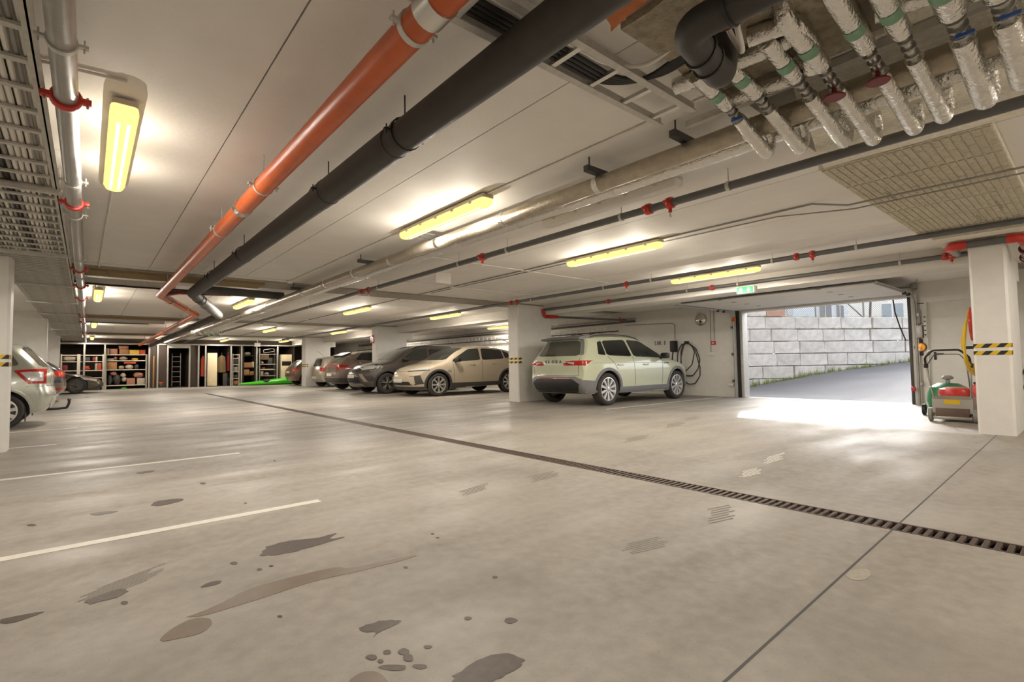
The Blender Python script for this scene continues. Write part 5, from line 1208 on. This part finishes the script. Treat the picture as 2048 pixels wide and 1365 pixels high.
item('blanket', 214, 717.5, 228, 721, 'bag_white', 'folded pale blanket on the upper shelf', 'blanket', bev=.03); item('soft_bag', 228, 714, 235, 721, 'carton_pink', 'small pink soft bag beside the folded blanket', 'bag', round_=True); item('pillow', 239, 713.5, 255, 721, 'bag_white', 'white pillow on the upper shelf', 'pillow', round_=True); item('toy', 264, 716.5, 277, 721, 'yellow_box', 'small yellow toy on the upper shelf', 'toy', round_=True)
item('carton', 213.5, 725, 234, 739, 'carton', 'large brown carton on the middle shelf', 'box'); item('sled', 248, 723.5, 272, 728, 'orange_red', 'flat red plastic sled tucked under the upper shelf', 'sled'); item('plastic_bag', 251, 729, 267, 739, 'bag_white', 'white plastic bag under the red sled', 'bag', round_=True); item('tyre', 269, 729, 278, 739, 'bag_dark', 'small dark tyre on the middle shelf', 'tyre', round_=True); item('bottle_box', 237, 732, 249, 739, 'bag_white', 'small pale bottles on the middle shelf', 'bottle', round_=True)
item('sack', 214, 750, 225, 770, 'bag_dark', 'dark sack leaning at the end of the low shelf', 'bag', round_=True); item('backpack', 227, 749, 241, 770, 'bag_dark', 'dark backpack on the low shelf', 'bag', round_=True); item('bundle', 220, 743.5, 234, 752, 'carton_pink', 'pink bundle lying on the dark sacks', 'bag', round_=True)
item('white_ball', 241, 746, 252, 756, 'bag_white', 'round white lantern on the low shelf', 'lantern', round_=True); item('white_ball', 244, 755, 254, 764, 'bag_white', 'smaller white lantern under the round one', 'lantern', round_=True); item('crate', 253.5, 757, 270, 770, 'carton_pink', 'pale red crate on the low shelf', 'crate'); item('crate', 274, 757, 290, 770, 'bag_white', 'whitish crate at the end of the low shelf', 'crate'); item('toy_bag', 267, 745, 288, 756, 'carton_pink', 'orange-pink bag of toys on the crates', 'bag', round_=True); item('duffel_bag', 241, 774, 255, 781, 'kayak_green', 'green duffel bag on the floor under the shelving', 'bag', round_=True)
item('duvet', 123, 711.5, 155, 723, 'bag_white', 'rolled white duvet on the shelving behind the coupe', 'duvet', round_=True); item('red_crate', 122, 731, 135, 741, 'red_dark', 'dark red crate on the shelving behind the coupe', 'crate'); item('tool_case', 160, 715, 180, 723.5, 'bag_dark', 'dark tool case on the shelving behind the coupe', 'case'); item('red_box', 185, 714.5, 192, 723.5, 'red_dark', 'small dark red box beside the tool case', 'box'); item('white_rack', 191, 714, 195, 723.5, 'bag_white', 'white bracket standing beside the small red box', 'rack'); item('red_bag', 164, 732, 180, 741, 'orange_red', 'orange-red bag on the lower shelf behind the coupe', 'bag', round_=True); item('white_tin', 190, 727, 195, 741, 'bag_white', 'tall white tin between red packages', 'tin'); item('red_pack', 195.5, 727, 203, 741, 'orange_red', 'orange package beside the tall white tin', 'box')
item('cardboard_tube', 306, 712, 308, 775, 'carton', 'thin brown pole leaning in the narrow cage', 'pole', y=SY+.05, d=.05); item('tool_box', 318, 765, 326, 768, 'orange_red', 'small red tool box lid in the narrow cage', 'tool box', y=SY+.03, d=.06); item('tool_box', 318, 768.5, 326, 775, 'bag_dark', 'dark tool box body in the narrow cage', 'tool box', y=SY+.03, d=.06)
g = empty('ladder', on(352, 772, 1, 32.4), 'aluminium ladder standing in the dark doorway', 'ladder')
for s_ in (-1, 1): box('stile', (s_*.19-.015, -.02, 0), (s_*.19+.015, .02, 1.75), 'galv_dull', g)
for k in range(6): box('rung', (-.19, -.015, .2+.27*k), (.19, .015, .225+.27*k), 'galv_dull', g)
item('tall_panel', 415, 706.5, 434, 772, 'cream', 'tall cream cupboard door standing among the coats', 'cupboard', y=SY+.1, d=.35)
def coat(name, u0, v0, u1, v1, mat, label, y=SY+.25):
    x0, x1, z0, z1 = pxs(u0, v0, u1, v1, y); bm = bmesh.new(); n = 18; rn = random.Random(int(u0)); rings = []
    for zf, sc in ((0, 1.0), (.3, .98), (.7, .9), (.88, .8), (.97, .35), (1, .15)):
        rings.append([bm.verts.new((math.cos(2*math.pi*k/n)*(x1-x0)/2*sc*(1+.08*math.sin(k*2.4)), math.sin(2*math.pi*k/n)*.11*sc*(1+.15*math.cos(k*3.1)), zf*(z1-z0))) for k in range(n)])
    for a, b in zip(rings, rings[1:]):
        for k in range(n): bm.faces.new((a[k], a[(k+1) % n], b[(k+1) % n], b[k]))
    bm.faces.new(rings[0][::-1]); bm.faces.new(rings[-1]); e = empty(name, ((x0+x1)/2, y, z0), label, 'clothing', 'clothes hung in the cages'); mk('cloth', bm, mat, e, True)
    tube('hanger', [(0, 0, z1-z0-.02), (0, 0, z1-z0+.10), (0, .05, z1-z0+.13)], .006, 'galv', e, n=6)
coat('work_suit', 401, 712, 410, 753, 'orange_red', 'orange work suit hanging behind the steel posts'); coat('coat', 435, 711, 452, 745, 'coat_brown', 'wide olive brown coat hanging beside the cream cupboard door'); coat('jacket', 453.5, 710, 459, 742, 'red_dark', 'dark red jacket hanging beside the narrow white shelving')
item('skis', 446, 747, 455, 772, 'bag_dark', 'dark ski bag standing under the coats', 'bag', y=SY+.2, d=.15); item('boots', 456.8, 756, 460, 772, 'bag_dark', 'pair of dark boots under the red jacket', 'boots', y=SY+.2, round_=True)
for k, (v0, v1) in enumerate(((718, 729), (734, 743.5), (750, 757.5), (762, 770))): item('storage_box', 468, v0, 476, v1, ('bag_dark', 'steel_grey', 'bag_dark', 'carton')[k], ('dark basket on the upper tier of the narrow shelving', 'grey case on the second tier of the narrow shelving', 'black case on the third tier of the narrow shelving', 'brown carton on the bottom tier of the narrow shelving')[k], 'box')
item('carton', 488, 725.5, 504, 735, 'carton', 'wide brown carton on the dark shelving', 'box'); item('carton', 504.8, 724, 508, 735, 'cream', 'cream upright carton beside the wide brown one', 'box'); item('carton', 488, 739.5, 499, 750, 'carton', 'square brown carton on the lower dark shelf', 'box'); item('carton', 500, 743, 508, 750, 'carton', 'low brown carton beside the square one', 'box'); item('roll_mat', 489, 704, 503, 711, 'bag_white', 'rolled grey mat on top of the dark shelving', 'mat', round_=True)
item('black_case', 521, 709.6, 538, 720, 'coat_brown', 'olive case on the grey shelving', 'case'); item('pots', 522, 723, 528, 728.4, 'bag_white', 'small white pots on the grey shelving', 'pot', round_=True); item('tool_case', 536, 716, 545, 728, 'bag_dark', 'dark tool holder on the grey shelving', 'case'); item('white_board', 521, 738.5, 548, 740, 'cream', 'white board lying on the grey shelving', 'board'); item('white_jug', 521, 743, 527, 751.5, 'bag_white', 'white canister on the bottom grey shelf', 'canister'); item('white_pack', 530, 745, 539, 751.5, 'bag_white', 'white packages on the bottom grey shelf', 'box', round_=True); item('red_tin', 525, 735.5, 530, 738, 'orange_red', 'small red tin on the white board', 'tin')
g = empty('bicycle_rack', on(539, 703, 1, SY+.2), 'silver bent tube rack hung high behind the kayak', 'rack'); tube('frame', [(-.3,0,-.1), (-.32,0,.08), (.2,0,.16), (.3,0,.0), (-.3,0,-.1)], .018, 'galv', g, .06, 8)
g = empty('cabinet', on(573, 770, 1, SY+.2), 'white cabinet with glass middle standing behind the brown hatchback', 'cabinet'); box('body', (-.30, 0, 0), (.30, .4, 1.78), 'cream', g, .01); box('glass_panel', (-.26, -.01, 1.12), (.26, 0, 1.38), 'glass_dark', g)
for s_ in (-1, 1): box('door', (s_*.15-.14, -.015, 1.42), (s_*.15+.14, 0, 1.75), 'cream', g, .004); box('lower_door', (s_*.15-.14, -.015, .08), (s_*.15+.14, 0, 1.08), 'cream', g, .004)
# kayak
kx0 = on(479, 769, 1, 30.3).x; g = empty('kayak', (kx0, 30.3, 0), 'bright green kayak lying on the floor before the storage cages', 'kayak')
bm = bmesh.new(); rings = []; Lk_ = 4.4; n = 14; NS_ = 26
for i in range(NS_+1):
    t = i/NS_; x = t*Lk_; w = .32*max(math.sin(math.pi*t), 0)**.6+.006; zb = .04+.05*abs(2*t-1)**3; zt = .14+.40*min(1, t*1.25); zb = max(zb-.04, 0)
    ring_ = []
    for k in range(n):
        a = 2*math.pi*k/n; cy2, sz = math.cos(a), math.sin(a); ring_.append(bm.verts.new((x, w*cy2, (zb+zt)/2+(zt-zb)/2*sz*(1 if sz > 0 else 1))))
    rings.append(ring_)
for a, b in zip(rings, rings[1:]):
    for k in range(n): bm.faces.new((a[k], a[(k+1) % n], b[(k+1) % n], b[k]))
bm.faces.new(rings[0][::-1]); bm.faces.new(rings[-1]); hull = mk('hull', bm, 'kayak_green', g, True, None, 0)
for x, z, r in ((1.30, .30, .17), (2.75, .47, .09)):
    bm = bmesh.new(); lathe(bm, [(.001,.02), (1,.02), (1.1,-.01)], 'Z', 20); o = mk('hatch_cover', bm, 'black_plastic', g, True); o.scale = (r, r*.8, 1); t_ = x/Lk_; w_ = .32*math.sin(math.pi*t_)**.6; zb_ = .05*abs(2*t_-1)**3; zt_ = .14+.40*min(1, t_*1.25); o.location = (x, -.6*w_, (zb_+zt_)/2+(zt_-zb_)/2*.82); o.rotation_euler = (.62, -.1, 0)
bm = bmesh.new(); lathe(bm, [(.26,.0), (.30,.03), (.33,.0), (.30,-.03)], 'Z', 24); o = mk('cockpit_rim', bm, 'black_plastic', g, True); o.scale = (1.5, .7, 1); o.location = (3.5, -.02, .53)
# ================================================================== outside: ramp, retaining wall, fence, houses
M('asphalt', (112,112,115), .8, var=.12, scale=60, var2=.08, bump=.4, bscale=150)
M('stone', (204,200,195), .85, var=.12, scale=5, var2=.16, scale2=1.6, bump=1.0, bscale=14, rand=.06)
M('stone_red', (176,142,126), .85, var=.12, scale=5, bump=.8, bscale=14)
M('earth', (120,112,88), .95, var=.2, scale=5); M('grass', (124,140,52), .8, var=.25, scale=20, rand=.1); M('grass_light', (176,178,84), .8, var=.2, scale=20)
M('house_blue', (206,214,220), .7, var=.03); M('house_white', (226,222,214), .7, var=.03); M('house_red', (186,120,90), .8, var=.08); M('roof_tile', (120,84,70), .8, var=.1); M('fence_steel', (128,130,128), .5, .2); M('window_glass', (110,124,136), .1, var=.1, coat=.5)
WP = [Vector(p) for p in ((13.55, 9.6), (15.3, 8.85), (17.0, 8.1), (18.6, 7.38), (20.0, 6.6), (21.6, 5.7), (23.0, 4.75), (24.6, 3.4), (26.2, 1.6), (27.6, -.6), (28.6, -3.5))]
def rz_(x, y):
    s = (x-17)*.87-(y-8.1)*.49
    if s < -.6: return 0.0
    return .065*(s+.6)**2 if s < .6 else (.0936+.135*(s-.6) if s < 3.4 else .4716+.10*(s-3.4))
bm = bmesh.new(); NX, NY = 40, 40; vs = {}
for i in range(NX+1):
    for j in range(NY+1):
        x = 13.28+i*18/NX; y = -9+j*19/NY; vs[i, j] = bm.verts.new((x, y, rz_(x, y)-(0.0 if i else .004)))
for i in range(NX):
    for j in range(NY): bm.faces.new((vs[i, j], vs[i+1, j], vs[i+1, j+1], vs[i, j+1]))
tag(mk('ramp', bm, 'asphalt', None, True, None, 0), kind='structure')
def along(P, s):
    for a, b in zip(P, P[1:]):
        L = (b-a).length
        if s <= L: return a+(b-a)*(s/L), (b-a)/L
        s -= L
    return P[-1], (P[-1]-P[-2]).normalized()
TOT = sum((b-a).length for a, b in zip(WP, WP[1:]))
rw = empty('retaining_wall', (20, 6.6, 0), 'retaining wall of rough light grey stone blocks along the ramp outside', 'wall'); off = Vector((20, 6.6, 0)); rn = random.Random(11)
for k in range(-1, 7):
    z0 = .32+.437*(k-1); s = -rn.uniform(0, .6)
    while s < TOT:
        L = rn.uniform(.78, 1.35); m0, m1 = max(s, 0), min(s+L, TOT); s += L
        if k == 6 and m1 > 7.2: continue
        if m1-m0 < .1: continue
        p, d_ = along(WP, (m0+m1)/2)
        if z0+.43 < rz_(p.x, p.y)-.1: continue
        bm = bmesh.new(); bx(bm, -(m1-m0)/2+.006, -.0, 0, (m1-m0)/2-.006, .42, .416, .014)
        bmesh.ops.subdivide_edges(bm, edges=bm.edges[:], cuts=1)
        for v in bm.verts:
            if v.co.y < .05: v.co += Vector((rn.uniform(-.006,.006), rn.uniform(-.018,.012), rn.uniform(-.005,.005)))
        nrm = Vector((-d_.y, d_.x)); o = mk('block', bm, 'stone_red' if (k == 6 and m1 > 5.4) else 'stone', rw)
        o.location = Vector((p.x, p.y, z0))-off+Vector((nrm.x, nrm.y, 0))*(.03*(k)+rn.uniform(-.012,.012)); o.rotation_euler = (0, 0, math.atan2(d_.y, d_.x)+rn.uniform(-.008,.008))
# backing and upper ground
bm = bmesh.new()
for P, Q in zip(WP, WP[1:]):
    n1 = Vector((-(Q-P).y, (Q-P).x)).normalized()
    a, b = P+n1*.30, Q+n1*.30; c_, d_ = a+n1*22, b+n1*22; z = 2.44
    bm.faces.new([bm.verts.new((*q, z)) for q in (a, b, d_, c_)]); bm.faces.new([bm.verts.new(q) for q in ((*a, -.5), (*b, -.5), (*b, z), (*a, z))])
tag(mk('upper_ground', bm, 'earth', None), kind='structure')
# grass: tufts at wall foot, ledges and the top edge
def grass(name, spots, mat, label):
    bm = bmesh.new()
    for (x, y, z, h, n) in spots:
        for _ in range(n):
            a = rn.uniform(0, 6.28); r = rn.uniform(0, .09); bx_, by_ = x+r*math.cos(a), y+r*math.sin(a); hh = h*rn.uniform(.5, 1.2); t = rn.uniform(0, 6.28); ln = rn.uniform(.02, .5)*hh
            w = Vector((math.cos(t+1.57), math.sin(t+1.57), 0))*.006; b0 = Vector((bx_, by_, z)); tip = b0+Vector((math.cos(t)*ln, math.sin(t)*ln, hh))
            bm.faces.new([bm.verts.new(b0-w), bm.verts.new(b0+w), bm.verts.new(tip)])
    return tag(mk(name, bm, mat, None), label, 'grass', kind='stuff')
sp_, st_, sl_ = [], [], []
s = 1.0
while s < 13:
    p, d_ = along(WP, s); n1 = Vector((d_.y, -d_.x)); q = p+n1*rn.uniform(.03, .25)
    if rn.random() < (.95 if s < 6.5 else .75): sp_.append((q.x, q.y, rz_(q.x, q.y)-.01, rn.uniform(.10, .28), 22))
    q = p-n1*rn.uniform(.30, .55); st_.append((q.x, q.y, 2.44, rn.uniform(.04, .16), 14))
    for z in (2.065, 2.50):
        if rn.random() < .22: q = p-n1*.06; sl_.append((q.x, q.y, z, .06, 10))
    s += .11
grass('weeds', sp_, 'grass', 'green weeds growing along the foot of the retaining wall'); grass('grass_edge', st_, 'grass_light', 'sunlit yellow-green grass along the top of the retaining wall'); grass('moss', sl_, 'grass', 'small green moss tufts on the block ledges')
# chain-link fence on top
g = empty('chain_link_fence', (0,0,0), 'chain-link fence with steel posts on top of the retaining wall', 'fence')
def ft(s): p, d_ = along(WP, s); return p+Vector((-d_.y, d_.x))*.62
for s in (5.6, 7.6, 9.6, 11.4, 12.3, 14.2, 16.2):
    p = ft(s); tube('post', [(p.x, p.y, 2.45), (p.x, p.y, 3.75)], .03, 'fence_steel', g, n=8)
a, b = ft(9.55), ft(8.2); tube('brace', [(a.x, a.y, 2.55), (b.x, b.y, 3.7)], .025, 'fence_steel', g, n=8)
for z in (2.56, 3.7): tube('rail_wire', [(*ft(5.4+.5*k), z) for k in range(24)], .008, 'fence_steel', g, n=6)
bm = bmesh.new(); s = 4.2; H_ = 1.14
while s < 17:
    for dr_ in (1, -1):
        q = []
        for m_ in range(5):
            ss = s+dr_*H_*m_/4
            if 5.4 <= ss <= 17: p = ft(ss); q.append(Vector((p.x, p.y, 2.56+H_*m_/4)))
        if len(q) > 1: sweep(bm, q, .006, 3, False)
    s += .085
tag(mk('wire_mesh', bm, 'fence_steel', g), kind='stuff')
# houses above
def house(x0, y0, ang, L, Wd, h, mat, label, wins):
    e = empty('house', (x0, y0, 2.45), label, 'house', None, ang); box('walls', (0, 0, 0), (L, Wd, h), mat, e)
    bm = bmesh.new(); prism(bm, [(-.3, h), (Wd+.3, h), (Wd/2, h+1.6)], 'X', -.3, L+.3); mk('roof', bm, 'roof_tile', e)
    for (a, z, w, hh) in wins:
        f = box('window', (a, -.03, z), (a+w, .02, z+hh), 'house_white', e)
        for k in (0, 1): bm = bmesh.new(); bx(bm, -w/4+.05, -.012, .06, w/4-.05, 0, hh-.06); mk('pane', bm, 'window_glass', f).location = ((k-.5)*w/2, -.03, 0)
    return e
house(20.7, 9.3, math.atan2(-1.0, 7.3), 8.2, 6, 2.6, 'house_blue', 'pale blue house with white window behind the fence', [(5.4, .25, 1.2, .95), (7.0, .25, .8, .95), (2.0, .4, 1.2, 1.0)])
house(36, 13.5, math.atan2(-6, 3), 9, 7, 3.6, 'house_white', 'white house further up behind the fence', [(2, .8, 1.2, 1.2), (5, .8, 1.2, 1.2)])
house(42, 4.5, math.atan2(-6, 1), 8, 7, 3.0, 'house_red', 'brick red house far behind the fence', [(2, .8, 1.2, 1.2)])
# bare tree next to the ramp, its twigs shade the floor
def tree(x, y, z, h, label, seed):
    r_ = random.Random(seed); e = empty('bare_tree', (x, y, z), label, 'tree'); bm = bmesh.new()
    def grow(p, d, L, r, lv):
        q = p+d*L; sweep(bm, [p, p.lerp(q, .5)+Vector((r_.uniform(-1,1), r_.uniform(-1,1), 0))*L*.05, q], r, 5, True, [r, r*.85, r*.7])
        if lv == 0: return
        for _ in range(3): grow(p.lerp(q, r_.uniform(.55, 1)), (d+Vector((r_.uniform(-1,1), r_.uniform(-1,1), r_.uniform(-.2,.8)))*.75).normalized(), L*r_.uniform(.5, .75), r*.6, lv-1)
    grow(Vector((0,0,0)), Vector((0,0,1)), h*.4, .05, 4); mk('branches', bm, 'wood_dark', e); return e
tree(24.6, 6.2, 2.4, 5.0, 'bare tree above the retaining wall outside', 4)
# ================================================================== stains on the floor
def C2(p): return [(300+x*.4432, 760+y*.4432) for x, y in p]
def C1(p): return [(x*.3774, 850+y*.3774) for x, y in p]
GS = 'stains on the concrete floor'
for pts, m_, lab in (
  (C2([(145,1078),(230,1050),(340,1000),(430,950),(560,910),(690,880),(850,842),(900,855),(1100,810),(1230,785),(1150,815),(900,875),(760,905),(660,935),(560,970),(450,1005),(330,1040),(250,1065)]), 'stain_wet', 'long winding wet streak across the floor'),
  (C2([(40,1170),(120,1110),(200,1075),(270,1075),(285,1100),(240,1145),(130,1170),(50,1185)]), 'stain_wet', 'oval wet patch at the end of the winding streak'),
  (C2([(500,765),(560,740),(650,725),(760,715),(850,690),(800,725),(920,700),(780,745),(680,770),(560,798),(510,795)]), 'stain_oil', 'dark brown tyre print with dragged tail'),
  (C2([(935,1125),(980,1105),(1060,1085),(1140,1085),(1090,1120),(1040,1135),(1000,1170),(1030,1135),(960,1145)]), 'stain_oil', 'hook-shaped dark stain near the biggest puddle'),
  (C2([(1330,1365),(1450,1290),(1530,1240),(1600,1235),(1700,1265),(1660,1300),(1600,1340),(1500,1380)]), 'stain_oil', 'biggest dark oily puddle'),
  (C2([(870,1375),(960,1315),(1040,1320),(1090,1385)]), 'stain_wet', 'rounded wet patch beside the drops'),
  (C1([(440,935),(520,910),(640,865),(690,880),(620,920),(520,940),(470,960)]), 'stain_oil', 'dark blot inside the faded tyre print'),
  (C1([(0,1035),(60,1020),(260,985),(180,1015),(60,1055),(0,1055)]), 'stain_oil', 'ragged dark streak beside the faded tyre print'),
  (C1([(790,425),(850,400),(990,390),(960,410),(830,435)]), 'stain_oil', 'brown brushed stain between the bay lines'),
  (C1([(460,470),(640,455),(600,468),(500,485)]), 'stain_oil', 'thin brown stain between the bay lines'),
  (C1([(700,255),(850,238),(760,262)]), 'stain_oil', 'small brown stain beside the second bay line'),
  (C1([(1040,870),(1120,830),(1185,828),(1150,850)]), 'stain_oil', 'small slanted dark stain beside the winding streak'),
  ([(1690,1150),(1705,1140),(1735,1138),(1745,1150),(1730,1162),(1700,1162)], 'repair', 'pale filled repair spot on the floor joint')):
    blob('floor_stain', pts, m_, lab, 'stain', GS, n=2, jit=.09 if m_ == 'stain_oil' else .02)
drops = [(300+x*.4432, 760+y*.4432, w*.4432, h*.4432) for x, y, w, h in ((1070,1232,20,12),(1145,1228,30,15),(1165,1258,28,18),(1040,1272,16,10),(1000,1255,25,12),(1255,1207,20,8),(1100,1300,70,16),(1220,1295,40,12),(1435,1078,18,10),(1625,1088,32,14),(1555,892,14,6),(1155,848,12,5),(585,1070,12,5),(1275,697,8,4),(1298,714,9,4))]
drops += [(x*.3774, 850+y*.3774, w*.3774, h*.3774) for x, y, w, h in ((660,945,22,10),(1240,735,20,8),(1375,768,16,6),(1437,750,14,5),(170,533,28,6),(1075,312,20,5),(1300,417,8,4),(1485,1018,14,6),(1455,192,6,3))]
for u, v, w, h in drops:
    blob('floor_drop', [(u+w*math.cos(a*.785)*random.uniform(.75,1.2), v+h*math.sin(a*.785)*random.uniform(.75,1.2)) for a in range(8)], 'stain_oil', 'small dark drop stain on the floor near the tyre prints', 'stain', 'drop stains', n=2)

# tread prints: rows of thin lines left by tyres
def tread(p0, p1, n, w, mat, label):
    """n lines from pixel p0 towards p1, spread sideways by w pixels"""
    a, b = PZ(*p0), PZ(*p1); e = empty('tyre_print', (a.x, a.y, 0), label, 'stain', 'tyre prints'); d = (b-a); q = PZ(p0[0], p0[1]+w)-a; r_ = random.Random(int(p0[0]))
    for k in range(n):
        s0, s1 = r_.uniform(0, .25), r_.uniform(.7, 1); o_ = q*(k/n); hw = q*(.22/n)
        v = [d*s0+o_, d*s1+o_, d*s1+o_+hw*2, d*s0+o_+hw*2]; bm = bmesh.new(); bm.faces.new([bm.verts.new((t.x, t.y, .0008)) for t in v]); mk('tread_line', bm, mat, e)
tread((150, 1195), (335, 1125), 7, 26, 'stain_dry', 'long faded tyre print with many thin lines')
tread((1240, 1092), (1335, 1070), 7, 26, 'stain_dry', 'grey tyre print on the lane side of the drain')
tread((1410, 1020), (1470, 1008), 7, 34, 'stain_dry', 'grey tyre print touching the drain')
tread((1055, 955), (1120, 940), 5, 14, 'stain_dry', 'faint tyre print along the drain')
tread((915, 985), (980, 965), 5, 14, 'stain_dry', 'faint tyre print in the middle of the lane')
tread((1245, 880), (1300, 868), 4, 9, 'stain_dry', 'faint tyre print behind the pale green SUV')
tread((1330, 850), (1370, 843), 4, 8, 'stain_dry', 'faint tyre print beside the pale green SUV')
tread((1365, 838), (1400, 832), 4, 6, 'stain_dry', 'faint tyre print toward the charger wall')
tread((1478, 945), (1526, 934), 6, 14, 'line_paint', 'wet tyre print with painted white sheen in front of the sunlit patch')  # white paint stands in for the shine of the wet tread
tread((1525, 918), (1570, 905), 6, 14, 'line_paint', 'second wet tyre print with painted white sheen nearer the sunlit patch')  # shine painted white here too
